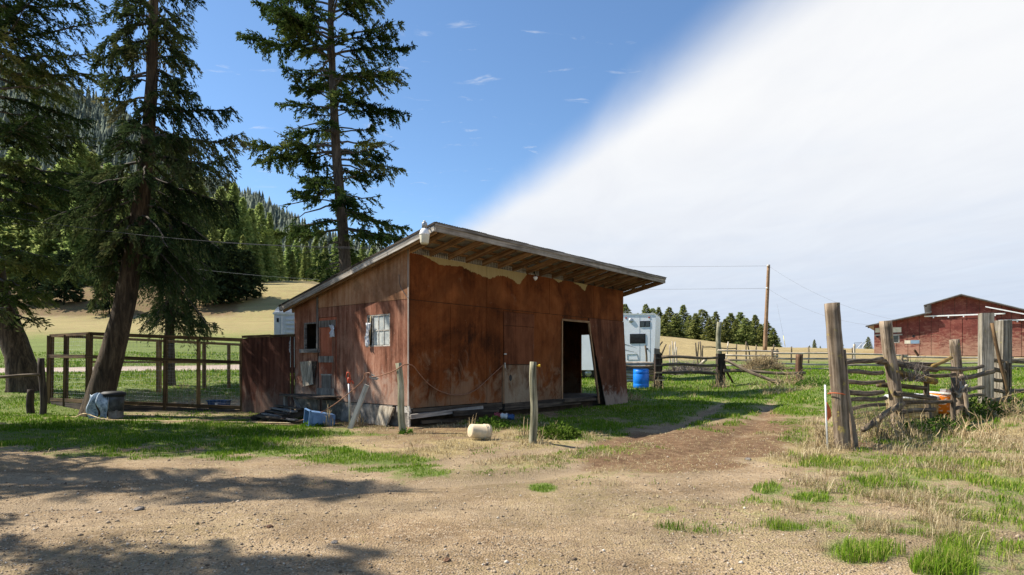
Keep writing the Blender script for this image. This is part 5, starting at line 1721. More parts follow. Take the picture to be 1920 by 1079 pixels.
for k, (x0, x1) in enumerate(((.02, .26), (.30, .36))):
    MB().box((hx0 + x0, -.035, lo + .05), (hx0 + x1, -.001, htz - .08)).build('corner_rib', MT['trailer'] if k == 0 else MT['white_paint'], ht)
for k in range(6):
    z = htz - .16 - .19 * k
    MB().box((hx0 + .52, -.05, z - .075), (3.15, -.002, z)).build('side_slat', MT['trailer'], ht)
MB().box((hx0 + .13, -.05, htz - .34), (hx0 + .22, -.036, htz - .16)).build('dark_mark', MT['black'], ht)  # small black rectangle on the corner rib
MB().box((hx0 + .1, .1, .25), (3.1, 1.9, lo)).build('chassis', MT['black'], ht)
MB().lathe([(0, -.1), (.33, -.1), (.35, -.07), (.35, .07), (.33, .1), (0, .1)], 20, M=Matrix.Translation((2.0, .1, .35)) @ Matrix.Rotation(R(90), 4, 'X')).build('wheel', MT['black'], ht, True)

# blue barrel
bb_ = on(1202, 28.4)
br_ = E('blue_barrel', 'bright blue plastic barrel standing in the grass beside the stacked rails', 'barrel', bb_)
MB().lathe([(0, 0), (.33, 0), (.36, .03), (.365, .2), (.355, .22), (.365, .24), (.37, .45), (.365, .66), (.355, .68), (.365, .70), (.355, .86), (.33, .88)], 30).build('barrel_body', MT['blue'], br_, True)
MB().lathe([(.34, .87), (.36, .87), (.36, .905), (.335, .905), (.33, .88), (.0, .88)], 30).build('barrel_rim', MT['blue'], br_)

# ------------------------------------------------------------------ fences behind the shed, mid distance
mf = E('rail_fence', 'dark post and rail fence with diagonal braces beyond the grass', 'fence', on(1350, 28.8))
pA, pB, pC = on(1234, 28.6, -.1), on(1350.5, 28.8, -.1), on(1499, 28.0, -.1)
beam('post', pA, P(1234, 664, 28.6), .34, .3, MT['dkpost'], mf, up=(0, 1, 0))
beam('post', pB, P(1351, 663.5, 28.8), .36, .3, MT['dkpost'], mf, up=(0, 1, 0))
log('post', pC, P(1499, 664.5, 28.0), .165, .155, MT['redpost'], mf)
for a, b in ((670, 671), (684.3, 685.5), (698.5, 701.5)):
    log('rail', P(1241, a, 28.4), P(1346, b, 28.5), .075, .068, MT['rail'], mf)
log('rail', P(1357, 695.8, 28.5), P(1510, 699.5, 27.8), .08, .07, MT['rail'], mf)
log('brace', P(1358, 674.5, 28.7), on(1462, 26.6, .05), .07, .075, MT['rail'], mf)
log('brace', P(1357, 681, 28.8), on(1374, 29.6, .05), .055, .055, MT['dkpost'], mf)
for k, y in enumerate((672, 686, 699, 706, 713)):
    MB().box((-.2, -.16, -.03), (.24, -.12, .035)).build('rail_end', MT['tan'] if k in (2, 4) else MT['rail'], mf, Mw=Matrix.Translation(P(1235, y, 28.5)))
rs = E('rail_stack', 'stack of pale peeled poles between the shed and the barrel post', 'fence', on(1195, 29.0))
for k, (y0, y1, r, mt) in enumerate(((679.5, 683, .10, 'pole'), (686.5, 688, .07, 'rail'), (692, 693, .075, 'rail'), (697, 697.5, .085, 'tan'), (702.5, 702, .08, 'tan'), (708, 708, .07, 'tan'), (714, 713, .08, 'tan'))):
    log('rail', P(1140, y0 - 1, 29.1 + .1 * (k % 2)), P(1227, y1, 29.0 + .1 * (k % 2)), r, r * .8, MT[mt], rs)
log('post', on(1163, 29.3, -.1), P(1163, 676, 29.3), .1, .09, MT['rail'], rs)

# pole fence farther back, along the whole right side
D_ = 40.0
bf = E('pole_fence', 'long grey pole fence with four rails crossing the far paddock', 'fence', on(1500, D_))
for (xa, ya, xb, yb) in ((1346, 657.5, 1460, 659.5), (1359, 666.3, 1459, 668), (1359, 675, 1458, 677), (1359, 685.5, 1458, 686.5),
                         (1448, 662.5, 1578, 663.5), (1448, 672.3, 1578, 674), (1448, 682, 1578, 684), (1447, 690, 1578, 692.5),
                         (1570, 663.5, 1700, 667), (1570, 674, 1700, 676.5), (1570, 684.5, 1700, 687), (1694, 669.5, 1900, 671), (1690, 680, 1900, 681), (1690, 690, 1900, 691), (1690, 700, 1900, 701), (1885, 673.5, 2010, 674.5), (1885, 687, 2010, 687.5), (1885, 698.5, 2010, 699.5)):
    log('rail', P(xa, ya, D_ + random.uniform(-.15, .15)), P(xb, yb, D_ + random.uniform(-.15, .15)), .065, .055, MT['pole'], bf, segs=6, bend=.006)
for px, pt in ((1453, 655), (1574, 659), (1697, 665), (1794, 667), (1890, 668)):
    for s in (-5, 4):
        log('post', on(px + s, D_ + .3 * (1 if s > 0 else -1), -.1), P(px + s, pt, D_ + .3 * (1 if s > 0 else -1)), .075, .07, MT['rail'], bf, sides=7, segs=3)
log('post', on(1349, 41.0, -.1), P(1348.5, 604, 41.0), .20, .16, MT['green_post'], bf)

# wire fence of thin sticks on the slope behind
wfn = E('stick_fence', 'crooked fence of thin sticks on the slope left of the tall post', 'fence', on(1280, 46))
for (xa, yt, xb, yb, d) in ((1256, 647, 1255, 683, 44), (1260.5, 640, 1261, 684, 47), (1266, 641, 1263.5, 690, 45), (1268.5, 651, 1268, 693, 43), (1304, 643, 1310, 681, 46), (1310, 641, 1308, 672, 48), (1313, 640.5, 1314, 670, 50),
                            (1317.5, 648, 1317.5, 660, 52), (1365.5, 641, 1360, 664, 52), (1381, 646, 1381, 664, 54), (1399, 641, 1399, 665, 54), (1401, 644, 1408, 655, 54), (1418, 647, 1418, 665, 54), (1451, 646, 1451, 657, 56), (1484, 650, 1484, 668, 52), (1516, 650, 1516, 668, 52), (1598, 652, 1598, 668, 52)):
    log('stick', on(xb, d, -.1), P(xa, yt, d), .07, .055, MT['pole'] if xa < 1300 or xa == 1365.5 else MT['rail'], wfn, sides=6, segs=4)
for (a, b, d) in (((1224, 646), (1239, 664), 41), ((1242, 641), (1228, 658), 41.5), ((1249, 646), (1240, 665), 41)):
    log('brace', P(*a, d), P(*b, d), .05, .06, MT['rail'], wfn, sides=6, segs=4)
log('rail', P(1317, 651, 52), P(1381, 653.5, 54), .05, .045, MT['rail'], wfn, sides=6, segs=4)
for k in range(3):
    cable('fence_wire', [P(1318, 655 + 4 * k, 52), P(1418, 656 + 4 * k, 54), P(1516, 658 + 3.5 * k, 53)], .012, MT['mesh'], wfn, 4)
tag(log('post_log', on(1311, 41, .2), P(1324, 674, 40.5), .13, .11, MT['pole']), 'thick pale pole leaning behind the second dark rail', 'log')
tag(log('post_log', on(1214, 32, .0), P(1210, 648, 32), .06, .05, MT['rail']), 'thin stick standing at the corner of the white trailer', 'stick')


def twig_heap(name, label, c, rx, ry, rz, n, mats, cat, seed, up=.4, r=.008):
    """a heap of crossing dead stems"""
    g = np.random.default_rng(seed)
    V, Q, o = [], [], 0
    for k in range(n):
        an = g.uniform(0, 2 * np.pi); q = np.sqrt(g.random())
        b = np.array([math.cos(an) * q * rx, math.sin(an) * q * ry, 0])
        h = rz * (1.15 - q * q) * g.uniform(.5, 1.1)
        d = np.array([g.normal(0, .6) * rx * .5, g.normal(0, .6) * ry * .5, h])
        m = b + d * .5 + np.array([g.normal(0, .1) * rx, g.normal(0, .1) * rx, h * .2])
        v, qd = tube_np(np.stack([b, m, b + d]), np.array([1, .8, .3]) * r * g.uniform(.6, 1.3), 3)
        V.append(v); Q.append(qd + o); o += len(v)
    me = np_mesh(name, np.concatenate(V), np.concatenate(Q))
    ob = link(name, me, mats, Mw=Matrix.Translation(Vector(c)))
    return tag(ob, label, cat)


MSTRAW = m_wood('dry_straw', (.30, .215, .11), (.58, .45, .26), (3, 3, 3), .1)
MTWIG = m_wood('dead_twigs', (.13, .105, .085), (.33, .28, .235), (3, 3, 3), .1)
twig_heap('dry_bush', 'dry tan bush behind the pole fence at the diagonal brace', on(1428, 38.5), 1.25, .7, .95, 900, MSTRAW, 'bush', 4, r=.018)
bp_ = on(1298, 37.5)
twig_heap('brush_pile', 'grey heap of cut branches behind the lowest dark rail', bp_, 1.6, .8, .75, 420, MTWIG, 'brush pile', 5, r=.026)
tag(MB().lathe([(0, .34), (.6, .3), (1.1, .15), (1.4, .0), (1.4, -.2)], 18, M=Matrix.Scale(.6, 4, (0, 1, 0))).build('ash_heap', MTWIG, smooth=True, Mw=Matrix.Translation(bp_)), 'low mound of ash and earth under the cut branches', 'mound')

# ------------------------------------------------------------------ near log fence on the right
nf = E('log_fence', 'weathered log fence of thick posts and crooked rails in the right foreground', 'fence', on(1568, 10.3))
log('post', on(1581, 10.15, -.15), P(1560, 569, 10.15), .128, .118, MT['post'], nf, sides=20, segs=18, wob=.05, bend=.006)['label'] = 'tallest round post with yellow lichen at its top'
log('pole', on(1605, 10.25, -.1), P(1581, 656, 10.25), .05, .043, MT['post'], nf, sides=12)
log('post', on(1684, 13.3, -.1), P(1660, 602, 13.3), .135, .125, MT['post'], nf, sides=18, segs=16, wob=.08, bend=.012)
log('post', on(1801, 14.4, -.1), P(1789, 637, 14.4), .13, .105, MT['post'], nf, sides=16, segs=12, wob=.07)
beam('post', on(1848, 15.9, -.15), P(1849, 588, 15.9), .27, .25, MT['tie'], nf, up=(.3, 1, 0), jit=.02, segs=8)
beam('post', on(1880, 16.5, -.15), P(1881, 601, 16.5), .30, .25, MT['tie'], nf, up=(-.2, 1, 0), jit=.02, segs=8)
# post tops are weathered; rails
RL = 'rail'
for (xa, ya, da, xb, yb, db, r0, r1, mt) in (
        (1574, 683, 10.5, 1652, 673, 13.1, .040, .055, RL), (1576, 698, 10.4, 1654, 699, 13.1, .042, .045, RL), (1560, 735.5, 10.4, 1655, 736, 13.1, .055, .050, RL), (1574, 770, 10.4, 1658, 759, 13.2, .035, .04, RL), (1619, 806, 11.2, 1692, 758, 12.9, .055, .065, RL),
        (1645, 677, 13.2, 1756, 694, 13.9, .075, .060, RL), (1752, 691, 13.9, 1806, 693, 14.2, .055, .05, RL), (1676, 697, 13.2, 1754, 716, 13.6, .065, .075, 'yrail'), (1646, 722, 13.3, 1738, 728, 13.8, .055, .05, RL), (1678, 738, 13.1, 1754, 747, 13.5, .06, .045, RL), (1684, 773, 12.9, 1752, 768, 13.4, .055, .05, RL),
        (1574, 716, 10.45, 1657, 716, 13.15, .040, .042, RL), (1576, 753, 10.4, 1660, 747, 13.1, .038, .045, RL), (1672, 684, 13.4, 1760, 683, 14.1, .05, .045, RL), (1676, 709, 13.5, 1790, 703, 14.3, .05, .045, RL), (1680, 757, 13.2, 1792, 752, 14.1, .045, .04, RL), (1796, 744, 14.3, 1846, 741, 15.6, .045, .045, RL),
        (1748, 687, 13.8, 1784, 671, 14.2, .04, .04, 'yrail'), (1803, 694, 14.2, 1842, 687, 15.6, .05, .045, RL), (1800, 710, 14.2, 1862, 697, 15.6, .055, .06, RL), (1812, 730, 14.3, 1842, 727, 15.5, .05, .055, RL), (1789, 767, 14.0, 1822, 758, 14.6, .05, .045, RL),
        (1852, 674, 15.9, 1880, 678, 16.3, .06, .055, RL), (1855, 691, 15.9, 1884, 697, 16.3, .055, .055, RL), (1856, 711, 15.9, 1884, 715, 16.3, .055, .05, RL), (1856, 731, 15.9, 1884, 735, 16.3, .05, .05, RL), (1853, 752, 15.6, 1885, 750, 16.1, .07, .06, RL), (1893, 733, 16.4, 1960, 731, 18, .06, .06, RL), (1883, 676, 16.5, 1925, 679, 17.5, .06, .05, RL)):
    log('rail', P(xa, ya, da), P(xb, yb, db), r0, r1, MT[mt], nf, sides=10, segs=9, wob=.14, bend=.008)
log('post', on(1742, 13.8, -.05), P(1737, 694, 13.8), .065, .06, MT['rail'], nf)
log('prop', on(1789, 14.0, -.05), P(1787, 708, 14.05), .055, .05, MT['rail'], nf)
log('prop', on(1817, 14.2, -.05), P(1803, 702, 14.3), .05, .045, MT['post'], nf)
log('brace', P(1890, 745, 15.7), P(1860, 606, 15.75), .045, .04, m_wood('rust_brown_brace', (.085, .05, .024), (.20, .125, .06), (1, 18, 18), .4), nf)
for k, x in enumerate((1888.5, 1893.5)):
    beam('post', on(x, 16.2, -.1), P(x, 678 + k * 3, 16.2), .05, .05, MT['rail'], nf)
# forked grey branch caught in the rails
fb_ = E('forked_branch', 'bleached forked branch caught in the rails by the third post', 'branch', P(1799, 742, 14.0))
log('stem', P(1795, 745, 14.0), P(1804, 729, 13.9), .06, .05, MT['palewood'], fb_)
log('fork', P(1803, 731, 13.9), P(1813, 722, 13.8), .04, .02, MT['palewood'], fb_)
log('fork', P(1803, 731, 13.9), P(1801, 716, 13.9), .035, .02, MT['palewood'], fb_)
log('fork', P(1797, 741, 13.95), P(1790, 733, 13.9), .03, .015, MT['palewood'], fb_)
# wire netting on the lower part
wire_net('wire_netting', on(1590, 10.5, .02), on(1668, 13.0, .02), P(1588, 746, 10.5), P(1664, 741, 13.0), .10, nf, .0042, None, .03)
wire_net('wire_netting', on(1690, 13.0, .02), on(1752, 13.5, .05), P(1676, 732, 13.0), P(1750, 742, 13.5), .10, nf, .0042, None, .03)
# twine and rope on the first post
tw = MB()
c_ = P(1569, 738, 10.15)
ringp = [(c_.x + .137 * math.cos(t), c_.y + .137 * math.sin(t), c_.z + .012 * math.sin(t * 2)) for t in np.linspace(0, 2 * math.pi, 20)]
tag(cable('twine', ringp, .008, m_plain('orange_twine', (.55, .12, .04), .7)), 'orange baler twine tied round the tallest fence post', 'twine')
tg_ = MB().prism([(-.03, 0, .13), (.03, 0, .02), (.045, 0, -.10), (-.01, 0, -.17), (-.045, 0, -.05)], (0, -.02, 0)).build('orange_tag', m_plain('faded_orange_tape', (.62, .14, .04), .6), Mw=Matrix.Translation(P(1553, 769, 10.0)))
tag(tg_, 'orange flagging tape on the left side of the tallest post', 'tape')
mr = on(1552, 9.95)
tag(cable('marker_rod', [mr + Vector((0, 0, -.05)), P(1549, 780, 9.95), P(1547, 722, 9.95)], .014, MT['white_paint'], sides=8), 'thin white marker rod stuck in the ground beside the tallest post', 'rod')
# tangle of stems on the rails of the second bay
twig_heap('tumbleweed', 'tangle of dead stems hanging on the rails right of the second post', P(1703, 690, 13.3) - Vector((0, 0, .3)), .42, .25, .6, 120, MTWIG, 'dead weed', 8, r=.006)
twig_heap('tumbleweed', 'dead stems caught at the middle of the third post', P(1798, 716, 14.0) - Vector((0, 0, .25)), .25, .2, .6, 60, MTWIG, 'dead weed', 9, r=.006)

# rolls/containers behind the netting
ob0 = on(1770, 14.9)
orb = E('orange_tub', 'faded orange and white tub lying behind the log fence', 'tub', ob0)
mo, tt = newmat('orange_white_print')
co_ = tt.n('ShaderNodeTexCoord').outputs['Object']
n_ = tt.noise(tt.mapping(co_, (2.2, 2.2, 7)), 1.6, 5, .6, 1.5)
finish(tt, tt.mix(tt.step(n_, .56, .62), (.78, .20, .012), (.80, .68, .58)), .5)
Mo = Matrix.Translation((0, 0, .33)) @ Matrix.Rotation(R(6), 4, 'Y')
MB().lathe([(0, -.27), (.25, -.27), (.30, -.22), (.36, .18), (.37, .24), (.35, .26)], 28, M=Mo).build('tub_body', mo, orb, True)
MB().lathe([(.36, .22), (.385, .225), (.385, .262), (.34, .265), (.0, .25)], 28, M=Mo).build('tub_lid', MT['white_plastic'], orb)
MB().prism([(-.05, -.12, .60), (.20, -.12, .585), (.18, -.12, .66), (-.04, -.12, .685)], (0, .2, 0)).build('lid_cap', MT['galv'], orb)
cable('handle', smoothpath([ob0 + Vector((-.3, -.1, .56)), ob0 + Vector((-.22, -.2, .72)), ob0 + Vector((0, -.22, .80)), ob0 + Vector((.25, -.18, .7)), ob0 + Vector((.33, -.1, .55))]), .008, MT['darkwire'], orb)
ws = on(1712, 15.0)
wsh_ = E('stock_tank', 'low white topped stock tank behind the wire netting', 'tank', ws)
MB().lathe([(0, .06), (.55, .06), (.62, .12), (.66, .50), (.68, .54)], 30, M=Matrix.Scale(.6, 4, (0, 1, 0))).build('tank_wall', MT['tan'], wsh_, True)
MB().lathe([(.67, .52), (.70, .55), (.66, .60), (.3, .63), (.0, .64)], 30, M=Matrix.Scale(.6, 4, (0, 1, 0))).build('tank_cover', MT['white_paint'], wsh_, True)

# ------------------------------------------------------------------ the barn
F0 = Vector((43.9, 73.0, 0)); ex = Vector((.82, -.57, 0)).normalized()
F0.z = float(hgt(46, 70, False)) - .15
barn = E('barn', 'large weathered red barn with a raised centre roof and sliding doors', 'barn', F0, math.atan2(ex.y, ex.x))
BM = WM[barn.name]; BMI = BM.inverted()


def bl_(px, py, v=0.0):
    """(t, z) on the barn face"""
    o = BMI @ Vector((0, 0, CZ)); d = BMI.to_3x3() @ Vector(((px - CX) / F, 1, (HY - py) / F))
    t = (v - o.y) / d.y
    return o.x + t * d.x, o.z + t * d.z


OV = .75
RID = bl_(1802, 551.5, -OV)[0]
rr_e = bl_(1975, 594, -OV)
TW = rr_e[0] - .8
mzl, zlo = bl_(1746, 590)[0], 0
zl0 = bl_(1636, 608.5, -OV)[1]
zl1 = bl_(1740, 586, -OV)[1]
ze = bl_(1745, 569, -OV)[1]
zrd = bl_(1802, 552.5, -OV)[1]
mzr = RID + (RID - mzl)
srt = (bl_(1802, 552.5, -OV)[1] - rr_e[1]) / (rr_e[0] - RID)
MBARN, t = newmat('red_barn_plywood')
co = t.n('ShaderNodeTexCoord').outputs['Object']
s_ = t.n('ShaderNodeSeparateXYZ', {0: co})
st = t.noise(t.mapping(co, (1.6, 1.6, 3.5)), 1.0, 7, .72, .9)
bl2 = t.noise(co, .55, 5, .6)
fi = t.noise(co, 9, 4, .7)
f_ = t.math('ADD', t.math('MULTIPLY', bl2, .55), t.math('ADD', t.math('MULTIPLY', st, .3), t.math('MULTIPLY', fi, .15)))
col = t.ramp(f_, [(.36, (.085, .022, .016)), (.5, (.175, .044, .033)), (.62, (.27, .095, .065))])
low = t.n('ShaderNodeMapRange', {0: s_.outputs[2], 1: .2, 2: 3.4, 3: .34, 4: .03}).outputs[0]
col = t.mix(t.math('MULTIPLY', t.step(t.math('ADD', st, low), .55, .86), .66), col, (.44, .27, .18))
finish(t, col, .85, fi, .2, .02)
bgap = .02


def bpanel(a, b, z0, z1a, z1b, mat=None, y=-.03):
    return MB().prism([(a + bgap, 0, z0), (b - bgap, 0, z0), (b - bgap, 0, z1b), (a + bgap, 0, z1a)], (0, y, 0)).build('wall_sheet', mat or MBARN, barn)


def btop(t_):
    if t_ < mzl: return zl0 + (zl1 - zl0) * t_ / mzl
    if t_ <= RID: return ze + (zrd - ze) * (1 - abs(t_ - RID) / (RID - mzl))
    return zrd - srt * (t_ - RID)


ZJ = 2.55
e1 = [0] + [mzl * k / 5 for k in range(1, 6)]
cuts = e1 + [mzl + (mzr - mzl) * k / 5 for k in range(1, 6)] + [mzr + (TW - mzr) * k / 5 for k in range(1, 6)]
for a, b in zip(cuts[:-1], cuts[1:]):
    if b > 1.0:
        bpanel(a, b, .0, ZJ, ZJ)
    else:
        bpanel(a, b, .0, ZJ, ZJ)
    ta, tb_ = btop(a + .001), btop(b - .001)
    if a < RID < b:
        MB().prism([(a + bgap, 0, ZJ + .03), (b - bgap, 0, ZJ + .03), (b - bgap, 0, tb_), (RID, 0, zrd), (a + bgap, 0, ta)], (0, -.03, 0)).build('wall_sheet', MBARN, barn)
    elif min(ta, tb_) > ZJ + .1:
        bpanel(a, b, ZJ + .03, ta, tb_)
shell = MB()
prof_ = [(0.05, 0), (TW - .05, 0), (TW - .05, btop(TW - .05) - .06), (RID, zrd - .06), (mzl, ze - .06), (mzl, zl1 - .06), (.05, zl0 - .06)]
shell.prism([(x, .012, z) for x, z in prof_], (0, 22, 0))
shell.build('barn_body', MT['int'], barn)
MB().box((-.03, 0.0, 0), (.045, 22, zl0 - .05)).build('side_wall', MBARN, barn)
slo = (zl1 - zl0) / mzl
shi = (zrd - ze) / (RID - mzl)


def broof(x0, z0, x1, z1, th, name='roof', mat=None, y0=-OV, y1=22.4):
    return MB().prism([(x0, y0, z0), (x1, y0, z1), (x1, y0, z1 + th), (x0, y0, z0 + th)], (0, y1 - y0, 0)).build(name, mat or MT['roofmetal'], barn)


broof(-.85, zl0 - .85 * slo, mzl + .05, zl1 + .02, .06)
broof(mzl - .7, ze - .7 * shi, RID, zrd + .01, .07)
broof(rr_e[0], btop(rr_e[0]), RID, zrd + .01, .07)
for (x0, z0, x1, z1, mt) in ((-.87, zl0 - .85 * slo - .13, mzl, zl1 - .14, 'darkboard'), (TW + .87, btop(mzr) - 2.2, mzr - .6, btop(mzr) - .55, 'white_paint'), (mzl - .72, ze - .7 * shi - .12, RID, zrd - .12, 'darkboard'), (rr_e[0], btop(rr_e[0]) - .13, RID, zrd - .12, 'darkboard')):
    broof(x0, z0, x1, z1, .12, 'rake_fascia', MT[mt], -OV - .03, -OV + .03)
for x, z in ((-.6, zl0 - .75 * slo - .18), (mzl * .5, btop(mzl * .5) - .12), (mzl - .5, ze - .6 * shi - .1), (RID, zrd - .14), (mzr + .5, btop(mzr + .5) - .12)):
    MB().box((x - .06, -OV, z - .08), (x + .06, -.02, z + .06)).build('lookout', MT['darkboard'], barn)
# sliding door tracks and doors
for (pa_, pb_) in (((1733, 593.5), (1885, 587)), ((1872, 601.5), (1990, 597))):
    a, b = bl_(pa_[0], pa_[1], -.3), bl_(pb_[0], pb_[1], -.3)
    tr = MB().box((a[0], -.32, a[1] - .08), (b[0], -.2, a[1] + .06)).build('door_track', MT['white_paint'], barn)
    for k in range(5):
        x = a[0] + (b[0] - a[0]) * (.12 + .19 * k)
        MB().box((x - .06, -.30, a[1] - .24), (x + .06, -.19, a[1] - .081)).build('hanger', MT['white_paint'], tr)
d0, d1, d2 = bl_(1760, 600)[0], bl_(1804, 600)[0], bl_(1868, 600)[0]
dz = bl_(1800, 597)[1]
for a, b in ((d0, (d0 + d1) / 2), ((d0 + d1) / 2, d1), (d1 + .03, d2)):
    MB().box((a + .015, -.16, .12), (b - .015, -.06, dz - .05)).build('sliding_door', MBARN, barn)
for (x0, y0, x1, y1, mt, nm) in ((1641, 615, 1666, 624, 'ivory', 'clear_panel'), (1667, 614, 1690, 624, 'ivory', 'clear_panel'), (1696, 638.5, 1707, 645, 'ivory', 'clear_panel')):
    a, b = bl_(x0, y1), bl_(x1, y0)
    MB().box((a[0], -.055, a[1]), (b[0], -.031, b[1])).build(nm, MT[mt], barn)
for (x0, y0, x1, y1, mt) in ((1672, 630, 1684.5, 642, 'glass_dark'), (1707.5, 638, 1724, 644.8, 'bluewin')):
    a, b = bl_(x0, y1), bl_(x1, y0)
    wfr = MB().box((a[0] - .1, -.05, a[1] - .1), (b[0] + .1, -.031, b[1] + .1)).build('window', MT['palewood'] if mt == 'glass_dark' else MBARN, barn)
    MB().box((a[0], -.062, a[1]), (b[0], -.051, b[1])).build('pane', MT[mt], wfr)
a, b = bl_(1640.5, 629), bl_(1692, 626)
MB().box((a[0], -.07, a[1] - .06), (b[0], -.031, a[1] + .09)).build('trim_board', MT['palewood'], barn)
for px in (1645, 1713):
    x, z = bl_(px, 631)
    MB().lathe([(0, 0), (.14, 0), (.14, .02), (0, .02)], 12, M=Matrix.Translation((x, -.031, z)) @ Matrix.Rotation(R(90), 4, 'X')).build('vent_hole', MT['black'], barn)


def gate(name, label, pts_, n, mat, d0_, d1_, ext):
    """pipe gate between two photo columns: pts = (x0, ytop0, ybot0, x1, ytop1, ybot1)"""
    x0, t0, b0, x1, t1, b1 = pts_
    o = E(name, label, 'gate', P(x0, b0, d0_))
    for k in range(n):
        f = k / (n - 1)
        cable('rail', [P(x0, t0 + (b0 - t0) * f, d0_), P(x1, t1 + (b1 - t1) * f, d1_)], .032, mat, o, 6)
    for f in ext:
        d = d0_ + (d1_ - d0_) * f
        x = x0 + (x1 - x0) * f
        cable('upright', [P(x, t0 + (t1 - t0) * f, d), P(x, b0 + (b1 - b0) * f, d)], .036, mat, o, 6)
    return o


gt = gate('pipe_gate', 'dark pipe gate with two white props left of the barn', (1602, 648, 667, 1652, 646, 667), 5, MT['darkgate'], 57, 57, (0, .5, 1))
log('post', on(1602, 57, -.1), P(1602, 646, 57), .1, .1, MT['pole'], gt)
for xa, xb in ((1613, 1633), (1630, 1647)):
    cable('prop', [P(xa, 669, 56.5), P(xb, 646, 57)], .05, MT['white_paint'], gt, 6)
gate('pipe_gate', 'brown pipe gate in front of the blue barn window', (1652, 650, 667, 1703, 648, 667), 5, MT['pipegate'], 57, 58, (0, .33, .66, .95, 1))
gate('pipe_gate', 'brown pipe gate across the barn door, right of the third log post', (1762.5, 651, 667, 1842, 650, 667), 4, MT['pipegate'], 57, 57, (0, .28, .55, .74, 1))
ba = P(1713, 667, 60); 
tag(log('post_brace', P(1722, 668, 60), P(1714, 656, 60), .12, .1, MT['redpost']), 'slanting dark stub leaning at the foot of the barn wall', 'stub')

# ------------------------------------------------------------------ utility pole and wires
ub = on(1434, 86)
up_ = E('utility_pole', 'tall brown utility pole on the skyline right of the conifers', 'utility pole', ub)
ptop = P(1441, 497, 86)
log('pole_shaft', ub - Vector((0, 0, .3)), ptop, .29, .21, MT['upole'], up_, sides=12, segs=12, wob=.02, bend=.002)
for py in (499, 541):
    pz = P(1441 - (py - 497) * .045, py, 86)
    MB().lathe([(0, -.1), (.12, -.1), (.16, 0), (.12, .1), (0, .12)], 10).build('insulator', MT['white_plastic'], up_, True, Mw=Matrix.Translation(pz + Vector((-.2, -.25, 0))))
gy = E('guy_wire', 'thin guy wire of the utility pole with a yellow guard', 'cable', on(1472, 84))
cable('wire', [P(1442, 502, 86), P(1466, 622, 84.6)], .022, MT['wire'], gy, 4)
cable('yellow_guard', [P(1465.5, 620, 84.6), on(1472.5, 84, -.1)], .085, m_plain('faded_yellow_guard', (.72, .62, .20), .6), gy, 6)
for py0, dy in ((499, 0), (541, 1)):
    a = P(1441 - dy * 2, py0, 86)
    tag(cable('power_line', sag(a, P(900, (500, 543)[dy], 100), .1, 10), .017, MT['wire'], sides=4), ('upper', 'lower')[dy] + ' power line running left from the utility pole to behind the shed', 'power line', 'power lines at the utility pole')
    b = P((1700, 1660)[dy], (604, 612)[dy], 74)
    tag(cable('power_line', sag(a, b, 1.2, 14), .010, MT['wire'], sides=4), ('upper', 'lower')[dy] + ' power line sagging right from the utility pole to the barn', 'power line', 'power lines at the utility pole')
tag(cable('power_line', sag(P(-260, 352, 13.2), lw(724, 464, -.33), .35, 30), .0055, MT['darkwire'], sides=5), 'cable from the left edge past the spruce to the shed rake', 'power line')
tag(cable('power_line', sag(P(-120, 400, 24), P(745, 468, 24), .3, 24), .007, MT['darkwire'], sides=5), 'second thin cable behind the leaning spruce toward the tall fir', 'power line')
tag(cable('power_line', sag(P(330, 500, 45), P(760, 528, 45), .3, 16), .010, MT['wire'], sides=4), 'lowest thin cable passing before the sunlit forest', 'power line')


# ------------------------------------------------------------------ grass, dead grass, stones
def m_blades(name, stops, trans=.35):
    return m_needles(name, stops, trans)


MGRASS = m_blades('grass_blades', [(0, (.048, .100, .008)), (.42, (.125, .220, .016)), (.78, (.235, .305, .04)), (1, (.46, .39, .15))])
MDRY = m_blades('dead_grass_blades', [(0, (.20, .145, .07)), (.5, (.40, .32, .17)), (1, (.62, .54, .34))], .25)


def scatter(n, d0, d1, px0, px1, g):
    d = d0 * (d1 / d0) ** g.random(n)
    px = g.uniform(px0, px1, n)
    return (px - CX) / F * d, d, px


def inside_shed(x, y, m=.05):
    u = (x - A0.x) * UX + (y - A0.y) * UY
    v = -(x - A0.x) * UY + (y - A0.y) * UX
    return (u > -m) & (u < SL + m) & (v > -m) & (v < SW + m)


def blades(name, x, y, h, wd, tone, mat, label, lean=.45, g=rng):
    n = len(x)
    z = hgt(x, y) - .01
    an = g.random(n) * 2 * np.pi
    la = np.abs(g.normal(0, lean, n)) * h
    s = np.stack([-np.sin(an + g.normal(0, .6, n)), np.cos(an), 0 * an], -1)
    dd = np.stack([np.cos(an), np.sin(an), 0 * an], -1)
    b = np.stack([x, y, z], -1)
    hw = (wd * .5)[:, None]
    mid = b + dd * (la * .35)[:, None] + np.array([0, 0, 1.0]) * (h * .6)[:, None]
    tip = b + dd * la[:, None] + np.array([0, 0, 1.0]) * (h * (1 - .25 * la / (h + 1e-6)))[:, None]
    V = np.stack([b - s * hw, b + s * hw, mid + s * hw * .75, mid - s * hw * .75, tip], 1).reshape(-1, 3)
    i = np.arange(n) * 5
    Q = np.stack([i, i + 1, i + 2, i + 3], -1)
    T = np.stack([i + 3, i + 2, i + 4], -1)
    me = np_mesh(name, V, Q, T)
    set_attr(me, 'tone', np.repeat(np.clip(tone, 0, 1), 5))
    me.materials.append(mat)
    o = link(name, me)
    return tag(o, label, None, None, 'stuff')


